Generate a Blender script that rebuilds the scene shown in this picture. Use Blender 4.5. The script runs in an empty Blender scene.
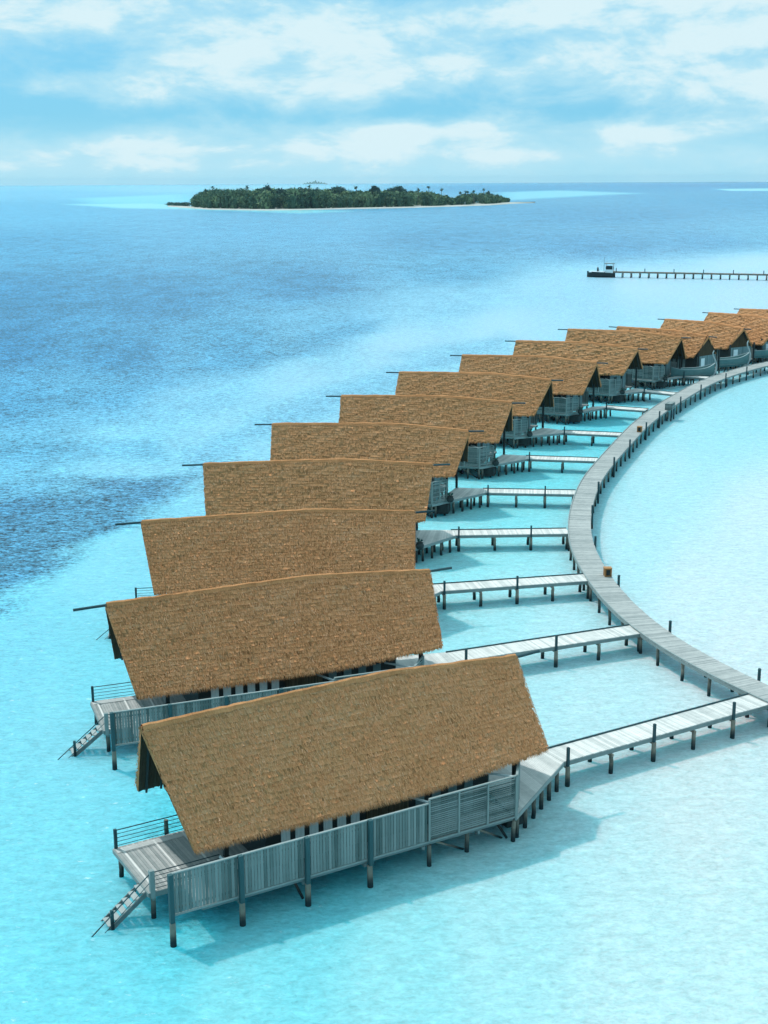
import bpy, math, random
import numpy as np
from mathutils import Vector, Matrix

random.seed(7)
rng = np.random.default_rng(7)
SC = bpy.context.scene
COL = SC.collection

# ------------------------------------------------------------------ camera
F_PX, CAM_H = 1346.0, 32.24
PITCH = math.atan((512 - 179) / F_PX)
ROLL = 0.0052
cam_data = bpy.data.cameras.new('camera')
cam = bpy.data.objects.new('camera', cam_data)
COL.objects.link(cam)
cam_data.sensor_fit = 'HORIZONTAL'
cam_data.sensor_width = 36
cam_data.lens = F_PX / 768 * 36
cam_data.clip_start = 0.5
cam_data.clip_end = 90000
cam.matrix_world = (Matrix.Translation((0, 0, CAM_H))
                    @ Matrix.Rotation(math.pi / 2 - PITCH, 4, 'X')
                    @ Matrix.Rotation(-ROLL, 4, 'Z'))
SC.camera = cam


def at(px, py, z=0.0):
    """the survey: the point at height z that the photo shows at a pixel"""
    x, y = px - 384, py - 512
    cr, sr = math.cos(ROLL), math.sin(ROLL)
    x, y = cr * x - sr * y, sr * x + cr * y
    c, s = math.cos(PITCH), math.sin(PITCH)
    dx, dy, dz = x, F_PX * c - y * s, -F_PX * s - y * c
    k = (z - CAM_H) / dz
    return Vector((dx * k, dy * k, z))


# ------------------------------------------------------------------ light
SUN = Vector((-0.54, 0.43, 1.0)).normalized()
EL = math.asin(SUN.z)
AZ = math.atan2(SUN.x, SUN.y)            # from +Y towards +X
sun_d = bpy.data.lights.new('sun', 'SUN')
sun_d.energy = 3.5
sun_d.angle = math.radians(1.2)
sun_d.color = (1.0, 0.98, 0.955)
sun = bpy.data.objects.new('sun', sun_d)
COL.objects.link(sun)
sun.rotation_euler = SUN.to_track_quat('Z', 'Y').to_euler()

SC.view_settings.view_transform = 'Standard'
SC.view_settings.look = 'None'
SC.view_settings.gamma = 1
SC.view_settings.exposure = 0.0
SC.view_settings.use_curve_mapping = False
SC.cycles.max_bounces = 6
SC.cycles.diffuse_bounces = 3
SC.cycles.volume_bounces = 0
SC.cycles.caustics_reflective = False
SC.cycles.caustics_refractive = False
SC.cycles.use_denoising = True
SC.cycles.sample_clamp_indirect = 4


class NT:
    def __init__(s, tree):
        s.t = tree
        s.n = tree.nodes
        s.n.clear()

    def node(s, typ, **kw):
        nd = s.n.new(typ)
        for k, v in kw.items():
            setattr(nd, k, v)
        return nd

    def put(s, sock, v):
        if isinstance(v, bpy.types.NodeSocket):
            s.t.links.new(v, sock)
        elif v is not None:
            if hasattr(sock.default_value, '__len__') and not hasattr(v, '__len__'):
                v = [v] * len(sock.default_value)
            if hasattr(v, '__len__') and len(v) == 3 and len(sock.default_value) == 4:
                v = (*v, 1)
            sock.default_value = v

    def math(s, op, a, b=None, c=None, clamp=False):
        nd = s.node('ShaderNodeMath', operation=op, use_clamp=clamp)
        s.put(nd.inputs[0], a)
        if b is not None:
            s.put(nd.inputs[1], b)
        if c is not None:
            s.put(nd.inputs[2], c)
        return nd.outputs[0]

    def mix(s, f, a, b, mode='MIX'):
        nd = s.node('ShaderNodeMix', data_type='RGBA', blend_type=mode)
        nd.clamp_factor = True
        s.put(nd.inputs['Factor'], f)
        s.put(nd.inputs[6], a)
        s.put(nd.inputs[7], b)
        return nd.outputs[2]

    def ramp(s, v, lo, hi, a=0.0, b=1.0, smooth=True):
        nd = s.node('ShaderNodeMapRange')
        if smooth:
            nd.interpolation_type = 'SMOOTHSTEP'
        s.put(nd.inputs[0], v)
        for i, q in enumerate((lo, hi, a, b)):
            nd.inputs[i + 1].default_value = q
        return nd.outputs[0]

    def noise(s, vec, scale, detail=4, rough=0.55, dist=0.0):
        nd = s.node('ShaderNodeTexNoise')
        s.put(nd.inputs['Vector'], vec)
        nd.inputs['Scale'].default_value = scale
        nd.inputs['Detail'].default_value = detail
        nd.inputs['Roughness'].default_value = rough
        nd.inputs['Distortion'].default_value = dist
        return nd.outputs['Fac']

    def mapping(s, vec, scale=(1, 1, 1), rot=(0, 0, 0), loc=(0, 0, 0)):
        nd = s.node('ShaderNodeMapping')
        s.put(nd.inputs['Vector'], vec)
        nd.inputs['Scale'].default_value = scale
        nd.inputs['Rotation'].default_value = rot
        nd.inputs['Location'].default_value = loc
        return nd.outputs[0]


def srgb(r, g, b, k=1.0):
    f = lambda c: ((c / 255 + 0.055) / 1.055) ** 2.4 if c > 10 else c / 255 / 12.92
    return (f(r) * k, f(g) * k, f(b) * k)


# ------------------------------------------------------------------ sky
W = bpy.data.worlds.new('World')
SC.world = W
W.use_nodes = True
w = NT(W.node_tree)
out = w.node('ShaderNodeOutputWorld')
bg = w.node('ShaderNodeBackground')
w.t.links.new(bg.outputs[0], out.inputs[0])
sky = w.node('ShaderNodeTexSky', sky_type='NISHITA')
sky.sun_disc = False
sky.sun_elevation = EL
sky.sun_rotation = AZ
sky.altitude = 30
sky.air_density = 1.0
sky.dust_density = 0.6
sky.ozone_density = 1.5
tc = w.node('ShaderNodeTexCoord')
sep = w.node('ShaderNodeSeparateXYZ')
w.put(sep.inputs[0], tc.outputs['Generated'])
az = w.math('ARCTAN2', sep.outputs[0], sep.outputs[1])
el = w.math('ARCSINE', sep.outputs[2])
X = w.math('MULTIPLY_ADD', az, F_PX, 384.0)        # azimuth and elevation in 1/1346 rad steps
Y = w.math('MULTIPLY_ADD', el, -F_PX, 179.0)
comb = w.node('ShaderNodeCombineXYZ')
w.put(comb.inputs[0], w.math('MULTIPLY', X, 0.01))
w.put(comb.inputs[1], w.math('MULTIPLY', Y, 0.024))
P2 = comb.outputs[0]
n1 = w.noise(P2, 0.95, 9, 0.62, 0.25)
n2 = w.noise(w.mapping(P2, (1, 1, 1), loc=(7, 3, 2)), 2.2, 6, 0.6, 0.4)


def blob(cx, cy, sx, sy, amp):
    sx, sy, amp = sx * 1.25, sy * 1.2, amp * .85
    dx = w.math('MULTIPLY', w.math('SUBTRACT', X, float(cx)), 1.0 / sx)
    dy = w.math('MULTIPLY', w.math('SUBTRACT', Y, float(cy)), 1.0 / sy)
    q = w.math('ADD', w.math('MULTIPLY', dx, dx), w.math('MULTIPLY', dy, dy))
    return w.math('MULTIPLY', w.math('EXPONENT', w.math('MULTIPLY', q, -1.0)), amp)


BL = [(70, 25, 110, 24, .45), (67, 93, 26, 8, .55), (140, 92, 45, 16, .3), (290, 70, 130, 45, .42),
      (180, 152, 260, 12, .42), (440, 135, 120, 9, .35), (690, 14, 110, 11, .75), (560, 30, 120, 16, .35),
      (700, 52, 34, 15, .55), (737, 50, 12, 14, .5), (640, 72, 60, 16, .3), (745, 88, 60, 22, .5),
      (480, 75, 120, 22, .22), (620, 137, 34, 10, .45), (400, 134, 40, 9, .4), (680, 142, 40, 8, .3), (300, 45, 60, 14, .2),
      (40, 110, 120, 26, -.42), (200, 122, 190, 10, -.3), (60, 62, 90, 14, -.22), (430, 118, 160, 9, -.18),
      (120, 166, 190, 5, .30), (560, 158, 220, 6, .34), (330, 150, 120, 5, .25), (600, 110, 120, 10, -.15), (730, 34, 60, 8, -.25), (400, 8, 60, 16, -.25)]
acc = 0.0
for b in BL:
    acc = w.math('ADD', blob(*b), acc)
dens = w.math('ADD', acc, w.math('MULTIPLY_ADD', n1, 2.0, -0.72))
dens = w.math('ADD', dens, w.math('MULTIPLY_ADD', n2, 0.55, -0.27))
cloud = w.ramp(dens, -0.1, 0.75)
crisp = w.ramp(dens, 0.45, 0.80)
horizon = w.ramp(Y, 115.0, 165.0)
base = w.mix(1.0, sky.outputs[0], (0.46, 1.0, 1.18), 'MULTIPLY')
WS = 0.10
clear = w.mix(0.80, base, srgb(134, 209, 246, 1 / WS))
clear = w.mix(w.math('MULTIPLY', horizon, 0.7), clear, srgb(186, 236, 251, 1 / WS))
soft = w.mix(cloud, clear, srgb(188, 232, 247, 1 / WS))
full = w.mix(crisp, soft, srgb(218, 243, 250, 1 / WS))
up = w.ramp(Y, -900.0, 0.0, 1.0, 0.0)
full = w.mix(up, full, w.mix(n1, (0.62 / WS, 1.02 / WS, 1.18 / WS), (0.90 / WS, 1.24 / WS, 1.34 / WS)))
w.put(bg.inputs[0], full)
bg.inputs[1].default_value = WS


# ------------------------------------------------------------------ mesh helpers
def material(name):
    m = bpy.data.materials.new(name)
    m.use_nodes = True
    return m, NT(m.node_tree)


class MB:
    """collects shapes; build() links them as one mesh object"""

    def __init__(s):
        s.v, s.f, s.tn = [], [], []

    def add(s, vs, fs, tone=None):
        o = len(s.v)
        s.v += [tuple(q) for q in vs]
        t = random.random() if tone is None else tone
        for f in fs:
            s.f.append(tuple(i + o for i in f))
            s.tn.append(t)

    def box(s, a, b, tone=None):
        x0, y0, z0 = a
        x1, y1, z1 = b
        s.add([(x0, y0, z0), (x1, y0, z0), (x1, y1, z0), (x0, y1, z0), (x0, y0, z1), (x1, y0, z1), (x1, y1, z1), (x0, y1, z1)],
              [(0, 3, 2, 1), (4, 5, 6, 7), (0, 1, 5, 4), (1, 2, 6, 5), (2, 3, 7, 6), (3, 0, 4, 7)], tone)

    def beam(s, p, q, wd, ht, tone=None, up=(0, 0, 1)):
        """box from p to q, wd wide, ht high, centred on the line"""
        p, q = Vector(p), Vector(q)
        d = (q - p).normalized()
        up = Vector(up)
        if abs(d.dot(up)) > .99:
            up = Vector((0, 1, 0))
        r = d.cross(up).normalized() * wd / 2
        u = r.cross(d).normalized() * ht / 2
        vs = [p - r - u, p + r - u, p + r + u, p - r + u, q - r - u, q + r - u, q + r + u, q - r + u]
        s.add(vs, [(0, 1, 2, 3), (7, 6, 5, 4), (0, 4, 5, 1), (1, 5, 6, 2), (2, 6, 7, 3), (3, 7, 4, 0)], tone)

    def tube(s, p, q, r0, r1=None, n=8, tone=None):
        r1 = r0 if r1 is None else r1
        p, q = Vector(p), Vector(q)
        d = (q - p).normalized()
        a = d.orthogonal().normalized()
        b = d.cross(a)
        vs = []
        for c, r in ((p, r0), (q, r1)):
            for i in range(n):
                t = 2 * math.pi * i / n
                vs.append(c + (a * math.cos(t) + b * math.sin(t)) * r)
        fs = [(i, (i + 1) % n, n + (i + 1) % n, n + i) for i in range(n)]
        fs += [tuple(range(n - 1, -1, -1)), tuple(range(n, 2 * n))]
        s.add(vs, fs, tone)

    def path(s, pts, rad, n=6, tone=None):
        for i in range(len(pts) - 1):
            r0 = rad[i] if hasattr(rad, '__len__') else rad
            r1 = rad[i + 1] if hasattr(rad, '__len__') else rad
            s.tube(pts[i], pts[i + 1], r0, r1, n, tone)

    def prism(s, poly, z0, z1, tone=None):
        n = len(poly)
        vs = [(x, y, z0) for x, y in poly] + [(x, y, z1) for x, y in poly]
        fs = [tuple(range(n - 1, -1, -1)), tuple(range(n, 2 * n))] + [(i, (i + 1) % n, n + (i + 1) % n, n + i) for i in range(n)]
        s.add(vs, fs, tone)

    def build(s, name, mat, parent=None, smooth=False):
        me = bpy.data.meshes.new(name)
        me.from_pydata(s.v, [], s.f)
        at_ = me.attributes.new('tone', 'FLOAT', 'FACE')
        at_.data.foreach_set('value', np.array(s.tn, dtype=np.float32))
        me.materials.append(mat)
        if smooth:
            me.polygons.foreach_set('use_smooth', [True] * len(me.polygons))
        me.update()
        o = bpy.data.objects.new(name, me)
        COL.objects.link(o)
        if parent is not None:
            o.parent = parent
        return o


def np_mesh(name, V, Fq, tone, mat, parent=None, smooth=False):
    """V (n,3), Fq (m,k) all faces with k corners, tone (m,)"""
    me = bpy.data.meshes.new(name)
    k = Fq.shape[1]
    me.vertices.add(len(V))
    me.vertices.foreach_set('co', V.astype(np.float32).ravel())
    me.loops.add(Fq.size)
    me.loops.foreach_set('vertex_index', Fq.astype(np.int32).ravel())
    me.polygons.add(len(Fq))
    me.polygons.foreach_set('loop_start', np.arange(0, Fq.size, k, dtype=np.int32))
    me.polygons.foreach_set('loop_total', np.full(len(Fq), k, dtype=np.int32))
    if smooth:
        me.polygons.foreach_set('use_smooth', np.ones(len(Fq), dtype=bool))
    me.update(calc_edges=True)
    at_ = me.attributes.new('tone', 'FLOAT', 'FACE')
    at_.data.foreach_set('value', tone.astype(np.float32))
    me.materials.append(mat)
    me.validate()
    o = bpy.data.objects.new(name, me)
    COL.objects.link(o)
    if parent is not None:
        o.parent = parent
    return o


def tag(o, label=None, cat=None, group=None, kind=None):
    if label:
        o['label'] = label
    if cat:
        o['category'] = cat
    if group:
        o['group'] = group
    if kind:
        o['kind'] = kind
    return o


def empty(name, loc, rz=0.0):
    o = bpy.data.objects.new(name, None)
    COL.objects.link(o)
    o.location = loc
    o.rotation_euler = (0, 0, rz)
    o.empty_display_size = 0.5
    return o


def copy_part(src, parent, loc):
    c = src.copy()
    COL.objects.link(c)
    c.parent = parent
    c.location = loc
    return c


# ------------------------------------------------------------------ materials
def wood(name, dark, light, stretch=(1, 1, 1), rough=0.85, tone_amt=0.55, wet=None):
    m, t = material(name)
    o = t.node('ShaderNodeOutputMaterial')
    p = t.node('ShaderNodeBsdfPrincipled')
    t.t.links.new(p.outputs[0], o.inputs[0])
    tcn = t.node('ShaderNodeTexCoord')
    vec = t.mapping(tcn.outputs['Object'], stretch)
    at_ = t.node('ShaderNodeAttribute', attribute_name='tone')
    n = t.noise(vec, 2.2, 6, 0.62)
    n3 = t.noise(tcn.outputs['Object'], 0.35, 3, 0.5)
    f = t.math('ADD', t.math('MULTIPLY', n, 0.7), t.math('MULTIPLY', at_.outputs['Fac'], tone_amt))
    f = t.math('ADD', f, t.math('MULTIPLY_ADD', n3, 0.5, -0.3))
    f = t.ramp(f, 0.15, 1.05, smooth=False)
    c = t.mix(f, dark, light)
    if wet is not None:
        g = t.node('ShaderNodeNewGeometry')
        s2 = t.node('ShaderNodeSeparateXYZ')
        t.put(s2.inputs[0], g.outputs['Position'])
        zz = t.math('ADD', s2.outputs[2], t.math('MULTIPLY_ADD', t.noise(tcn.outputs['Object'], 3.0, 3), 0.4, -0.2))
        c = t.mix(t.ramp(zz, 0.15, 0.85, 1.0, 0.0), c, wet)      # soaked, weed-grown foot of a pile
    t.put(p.inputs['Base Color'], c)
    p.inputs['Roughness'].default_value = rough
    p.inputs['Specular IOR Level'].default_value = 0.25
    b = t.node('ShaderNodeBump')
    b.inputs['Strength'].default_value = 0.5
    b.inputs['Distance'].default_value = 0.02
    t.put(b.inputs['Height'], t.noise(vec, 9, 4, 0.6))
    t.t.links.new(b.outputs[0], p.inputs['Normal'])
    return m


M = {}
M['deck'] = wood('weathered_deck_boards', (0.17, 0.20, 0.195), (0.42, 0.42, 0.40), (1, 1, 1), 0.8)
M['jetty'] = wood('bleached_jetty_boards', (0.36, 0.375, 0.36), (0.70, 0.69, 0.65), (1, 1, 1), 0.8, 0.5)
M['fence'] = wood('grey_fence_slats', (0.045, 0.082, 0.08), (0.21, 0.255, 0.25), (1, 1, 0.25), 0.85, 0.95)
M['rail'] = wood('silver_rail_timber', (0.12, 0.165, 0.165), (0.28, 0.33, 0.325), (1, 1, 1), 0.8)
M['pile'] = wood('weathered_pile_timber', (0.07, 0.075, 0.065), (0.36, 0.31, 0.25), (2, 2, 0.6), 0.9, 0.4, wet=(0.012, 0.026, 0.03))
M['post'] = wood('dark_teal_post_timber', (0.015, 0.045, 0.055), (0.05, 0.10, 0.11), (2, 2, 0.5), 0.8, 0.4, wet=(0.012, 0.026, 0.03))
M['fpost'] = wood('teal_washed_post_timber', (0.02, 0.07, 0.08), (0.06, 0.13, 0.14), (2, 2, 0.5), 0.8, 0.4, wet=(0.012, 0.026, 0.03))
M['dark'] = wood('dark_stained_timber', (0.012, 0.020, 0.022), (0.035, 0.05, 0.05), (1, 1, 0.3), 0.7, 0.5)
M['wall'] = wood('teal_grey_plank_wall', (0.07, 0.13, 0.14), (0.22, 0.31, 0.32), (1, 1, 0.2), 0.85, 0.6)
M['reed'] = wood('brown_reed_wall', (0.05, 0.05, 0.035), (0.16, 0.13, 0.08), (6, 6, 0.4), 0.9, 0.5)
M['lining'] = wood('dark_brown_roof_lining', (0.035, 0.024, 0.014), (0.10, 0.065, 0.035), (4, 1, 1), 0.9, 0.3)
M['curtain'] = wood('pale_curtain_cloth', (0.60, 0.72, 0.72), (0.80, 0.86, 0.86), (3, 3, 0.1), 0.9, 0.2)
M['linen'] = wood('white_cushion_linen', (0.45, 0.52, 0.52), (0.70, 0.74, 0.72), (1, 1, 1), 0.9, 0.2)
M['steel'] = wood('dark_steel_cable', (0.02, 0.05, 0.06), (0.05, 0.09, 0.1), (1, 1, 1), 0.5, 0.2)
M['stair'] = wood('worn_stair_timber', (0.05, 0.085, 0.09), (0.34, 0.38, 0.37), (1, 1, 1), 0.85, 0.7)
M['orange'] = wood('orange_brown_varnished_timber', (0.20, 0.09, 0.03), (0.38, 0.18, 0.06), (1, 1, 0.4), 0.6, 0.5)
M['hull'] = wood('faded_teal_boat_planks', (0.05, 0.13, 0.14), (0.14, 0.26, 0.26), (0.4, 0.4, 2), 0.8, 0.5)
M['prow'] = wood('pale_grey_prow_timber', (0.25, 0.33, 0.34), (0.45, 0.50, 0.50), (1, 1, 1), 0.8, 0.3)
M['white'] = wood('white_painted_timber', (0.62, 0.70, 0.72), (0.78, 0.82, 0.82), (1, 1, 1), 0.6, 0.3)


def thatch_mat():
    m, t = material('dry_palm_thatch')
    o = t.node('ShaderNodeOutputMaterial')
    p = t.node('ShaderNodeBsdfPrincipled')
    t.t.links.new(p.outputs[0], o.inputs[0])
    tcn = t.node('ShaderNodeTexCoord')
    oc = tcn.outputs['Object']
    at_ = t.node('ShaderNodeAttribute', attribute_name='tone')
    info = t.node('ShaderNodeObjectInfo')
    off = t.node('ShaderNodeVectorMath', operation='ADD')
    t.put(off.inputs[0], oc)
    mul = t.math('MULTIPLY', info.outputs['Random'], 40.0)
    cb = t.node('ShaderNodeCombineXYZ')
    t.put(cb.inputs[0], mul)
    t.put(off.inputs[1], cb.outputs[0])
    vec = off.outputs[0]
    fib = t.noise(t.mapping(vec, (1, .16, .16)), 26, 3, 0.7)       # straw running down the slope
    cou = t.noise(t.mapping(vec, (0.07, 1, 1)), 6.5, 4, 0.65)      # uneven courses along the roof
    pat = t.noise(vec, 0.45, 4, 0.55)
    grit = t.noise(t.mapping(vec, (1, .45, .45)), 17, 4, 0.75)
    f = t.math('MULTIPLY', fib, 0.40)
    f = t.math('ADD', f, t.math('MULTIPLY', cou, 0.50))
    f = t.math('ADD', f, t.math('MULTIPLY', grit, 0.55))
    f = t.math('ADD', f, t.math('MULTIPLY', pat, 0.35))
    f = t.math('ADD', f, t.math('MULTIPLY', at_.outputs['Fac'], 0.55))
    cr = t.node('ShaderNodeValToRGB')
    t.put(cr.inputs[0], t.ramp(f, 0.53, 1.70, smooth=False))
    e = cr.color_ramp.elements
    e[0].position, e[0].color = 0.0, (0.12, 0.068, 0.030, 1)
    e[1].position, e[1].color = 1.0, (0.66, 0.475, 0.325, 1)
    for pos, colr in ((0.3, (0.36, 0.155, 0.062, 1)), (0.55, (0.53, 0.248, 0.108, 1)), (0.78, (0.56, 0.325, 0.182, 1))):
        q = e.new(pos)
        q.color = colr
    t.put(p.inputs['Base Color'], cr.outputs[0])
    p.inputs['Roughness'].default_value = 0.95
    p.inputs['Specular IOR Level'].default_value = 0.12
    b = t.node('ShaderNodeBump')
    b.inputs['Strength'].default_value = 0.6
    b.inputs['Distance'].default_value = 0.06
    t.put(b.inputs['Height'], t.math('ADD', t.math('MULTIPLY', fib, 0.8), t.math('MULTIPLY', grit, 0.6)))
    t.t.links.new(b.outputs[0], p.inputs['Normal'])
    return m


M['thatch'] = thatch_mat()


def plain(name, c1, c2, scale=0.2, rough=0.9):
    m, t = material(name)
    o = t.node('ShaderNodeOutputMaterial')
    p = t.node('ShaderNodeBsdfPrincipled')
    t.t.links.new(p.outputs[0], o.inputs[0])
    g = t.node('ShaderNodeNewGeometry')
    at_ = t.node('ShaderNodeAttribute', attribute_name='tone')
    f = t.math('ADD', t.math('MULTIPLY', t.noise(g.outputs['Position'], scale, 4), 0.7), t.math('MULTIPLY', at_.outputs['Fac'], 0.6))
    t.put(p.inputs['Base Color'], t.mix(t.ramp(f, 0.2, 1.0), c1, c2))
    p.inputs['Roughness'].default_value = rough
    p.inputs['Specular IOR Level'].default_value = 0.2
    return m


M['leaf'] = plain('island_foliage', (0.018, 0.070, 0.050), (0.17, 0.25, 0.13), 0.04)
M['leafdark'] = plain('dark_tree_foliage', (0.015, 0.055, 0.050), (0.05, 0.11, 0.09), 0.05)
M['frond'] = plain('palm_fronds', (0.02, 0.06, 0.05), (0.07, 0.13, 0.09), 0.1)
M['trunk'] = plain('grey_trunk_bark', (0.10, 0.09, 0.07), (0.22, 0.20, 0.17), 0.5)
M['sand'] = plain('coral_sand', (0.26, 0.28, 0.25), (0.44, 0.44, 0.40), 0.05)
M['hill'] = plain('distant_green', (0.05, 0.11, 0.10), (0.08, 0.14, 0.12), 0.01)

# ------------------------------------------------------------------ water
RE = 6.371e6
# what the bed of the lagoon looks like from above: survey points (pixel of the photo, colour)
BED = [(-150, 190, 130, 205, 240), (0, 192, 125, 203, 240), (0, 215, 110, 192, 233), (200, 188, 140, 215, 240), (560, 187, 84, 172, 222), (700, 184, 84, 166, 220), (760, 200, 96, 176, 220),
       (300, 230, 108, 186, 228), (600, 215, 96, 172, 216), (450, 240, 98, 172, 214), (0, 250, 96, 178, 222), (0, 300, 78, 158, 206), (150, 300, 82, 160, 206), (300, 285, 88, 164, 208),
       (450, 270, 104, 180, 218), (600, 245, 98, 172, 216), (700, 240, 104, 178, 220), (768, 235, 116, 190, 226), (0, 345, 74, 154, 204), (120, 355, 84, 164, 210), (230, 345, 98, 176, 216),
       (330, 325, 118, 192, 228), (450, 305, 138, 206, 236), (560, 290, 150, 216, 242), (650, 285, 164, 226, 246), (768, 268, 168, 228, 248), (768, 295, 168, 228, 248),
       (0, 400, 98, 180, 224), (100, 400, 112, 190, 228), (200, 400, 134, 206, 238), (300, 385, 150, 218, 244), (400, 345, 156, 220, 244), (500, 325, 160, 224, 246),
       (0, 455, 120, 200, 236), (120, 450, 140, 214, 242), (230, 430, 146, 218, 244), (100, 560, 140, 226, 248), (20, 640, 132, 222, 246), (60, 730, 136, 226, 246), (50, 850, 132, 226, 244),
       (60, 980, 128, 226, 243), (230, 1010, 138, 230, 243), (400, 980, 150, 233, 243), (500, 900, 160, 235, 244), (650, 950, 172, 238, 244), (760, 1010, 174, 239, 243), (700, 800, 180, 236, 240),
       (600, 700, 172, 238, 246), (560, 640, 168, 240, 250), (500, 600, 160, 240, 250), (480, 550, 150, 240, 250), (500, 515, 140, 238, 250), (540, 470, 130, 234, 248), (600, 430, 120, 230, 248),
       (620, 540, 168, 240, 251), (660, 470, 168, 240, 251), (700, 430, 160, 238, 251), (750, 400, 156, 236, 251), (700, 600, 182, 242, 250), (740, 650, 184, 240, 246), (768, 520, 182, 243, 252),
       (200, 880, 100, 215, 235), (350, 800, 110, 220, 238), (100, 680, 130, 224, 244)]


def logpol(x, y):
    return np.arctan2(x, y) * 4.0, np.log(np.hypot(x, y))


def build_water():
    azs = np.concatenate([np.linspace(-180, -24, 40)[:-1], np.linspace(-24, 24, 420), np.linspace(24, 180, 40)[1:-1]]) * math.pi / 180
    rs = np.concatenate([[0.0, 15.0], np.geomspace(25, 800, 420), np.geomspace(820, 24000, 120)])
    A, R = np.meshgrid(azs, rs)
    Xs, Ys = R * np.sin(A), R * np.cos(A)
    Z = -R ** 2 / (2 * RE)
    V = np.stack([Xs, Ys, Z], -1).reshape(-1, 3)
    na, nr = len(azs), len(rs)
    i, j = np.meshgrid(np.arange(na), np.arange(nr - 1))
    i, j = i.ravel(), j.ravel()
    i2 = (i + 1) % na
    Fq = np.stack([j * na + i, j * na + i2, (j + 1) * na + i2, (j + 1) * na + i], -1)[:, ::-1]
    # colour field
    gx, gy = logpol(V[:, 0], np.where(np.abs(V[:, 1]) + np.abs(V[:, 0]) < 1, 25, V[:, 1]))
    num = np.zeros((len(V), 3))
    den = np.zeros(len(V)) + 1e-9
    for (px, py, r, g, b) in BED:
        q = at(px, py)
        cx, cy = logpol(q.x, q.y)
        d2 = (gx - cx) ** 2 + (gy - cy) ** 2
        wt = 1.0 / (d2 + 0.003) ** 1.7
        num += wt[:, None] * np.array(srgb(r, g, b))
        den += wt
    C = num / den[:, None]
    # wandering offsets so that the edges of patches are uneven
    def wob(s, seed):
        r2 = np.random.default_rng(seed)
        o = np.zeros(len(V))
        for k in range(14):
            a = r2.uniform(0, 2 * math.pi)
            fr = s * 1.45 ** (k % 7)
            o += np.sin((V[:, 0] * math.cos(a) + V[:, 1] * math.sin(a)) * fr + r2.uniform(0, 6.28)) / 1.4 ** (k % 7)
        return o / 4

    def patch(poly, col, soft, amt, wamp, ws, seed):
        nonlocal C
        pts = np.array([[*logpol(at(*q).x, at(*q).y)] for q in poly])
        x = gx + wob(ws, seed) * wamp
        y = gy + wob(ws, seed + 1) * wamp
        sel = (x > pts[:, 0].min() - .2) & (x < pts[:, 0].max() + .2) & (y > pts[:, 1].min() - .2) & (y < pts[:, 1].max() + .2)
        xs, ys = x[sel], y[sel]
        inside = np.zeros(len(xs), bool)
        dist = np.full(len(xs), 9.0)
        for k in range(len(pts)):
            a, b = pts[k], pts[(k + 1) % len(pts)]
            c = ((a[1] > ys) != (b[1] > ys)) & (xs < (b[0] - a[0]) * (ys - a[1]) / (b[1] - a[1] + 1e-12) + a[0])
            inside ^= c
            ab = b - a
            tt = np.clip(((xs - a[0]) * ab[0] + (ys - a[1]) * ab[1]) / (ab @ ab + 1e-12), 0, 1)
            dist = np.minimum(dist, np.hypot(xs - a[0] - tt * ab[0], ys - a[1] - tt * ab[1]))
        sd = np.where(inside, dist, -dist)
        m = np.clip(sd / soft * 0.5 + 0.5, 0, 1)
        m = m * m * (3 - 2 * m) * amt
        C[sel] = C[sel] * (1 - m[:, None]) + np.array(srgb(*col)) * m[:, None]

    patch([(-120, 500), (60, 484), (120, 479), (200, 474), (185, 490), (150, 512), (95, 545), (55, 568), (10, 590), (-80, 625)], (64, 134, 178), 0.05, 0.7, 0.07, 0.16, 3)
    patch([(190, 450), (384, 366), (500, 335), (520, 345), (400, 390), (200, 478)], (108, 182, 220), 0.05, 0.45, 0.05, 0.14, 5)
    patch([(-60, 392), (120, 378), (260, 350), (384, 318), (384, 330), (250, 372), (120, 402), (-60, 425)], (92, 172, 214), 0.04, 0.5, 0.05, 0.1, 6)
    patch([(-200, 455), (150, 440), (170, 455), (-200, 475)], (96, 178, 218), 0.03, 0.5, 0.02, 0.1, 8)
    patch([(65, 204), (150, 203), (215, 207), (350, 211), (300, 213), (180, 209), (120, 208)], (150, 238, 246), 0.03, 0.85, 0.0, 0.01, 11)
    patch([(80, 198), (180, 194), (195, 199), (175, 204), (90, 203)], (140, 232, 246), 0.06, 0.7, 0.0, 0.01, 13)
    patch([(500, 192), (560, 190), (640, 193), (560, 197), (505, 200)], (150, 232, 244), 0.05, 0.7, 0.0, 0.01, 15)
    patch([(715, 188.5), (800, 187.5), (800, 190.5), (730, 190.5)], (150, 235, 245), 0.02, 0.9, 0.0, 0.01, 17)
    me_o = np_mesh('water', V, Fq, np.zeros(len(Fq)), None if False else WATER, smooth=True)
    ca = me_o.data.color_attributes.new('bed', 'FLOAT_COLOR', 'POINT')
    if len(me_o.data.vertices) == len(V):
        buf = np.ones((len(V), 4), np.float32)
        dp = np.clip((0.74 - C[:, 1]) / 0.38, 0, 1)
        buf[:, 3] = dp
        C[:, 0] *= np.clip(C[:, 0] / 0.48, 0.05, 1) ** 0.55      # deep water swallows red
        C[:, 1:] *= 1 - np.clip(dp[:, None] * 1.4 - .4, 0, 1) * np.array([[0.29, 0.24]])
        buf[:, :3] = C
        ca.data.foreach_set('color', buf.ravel())
    tag(me_o, kind='structure')
    return me_o


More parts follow.
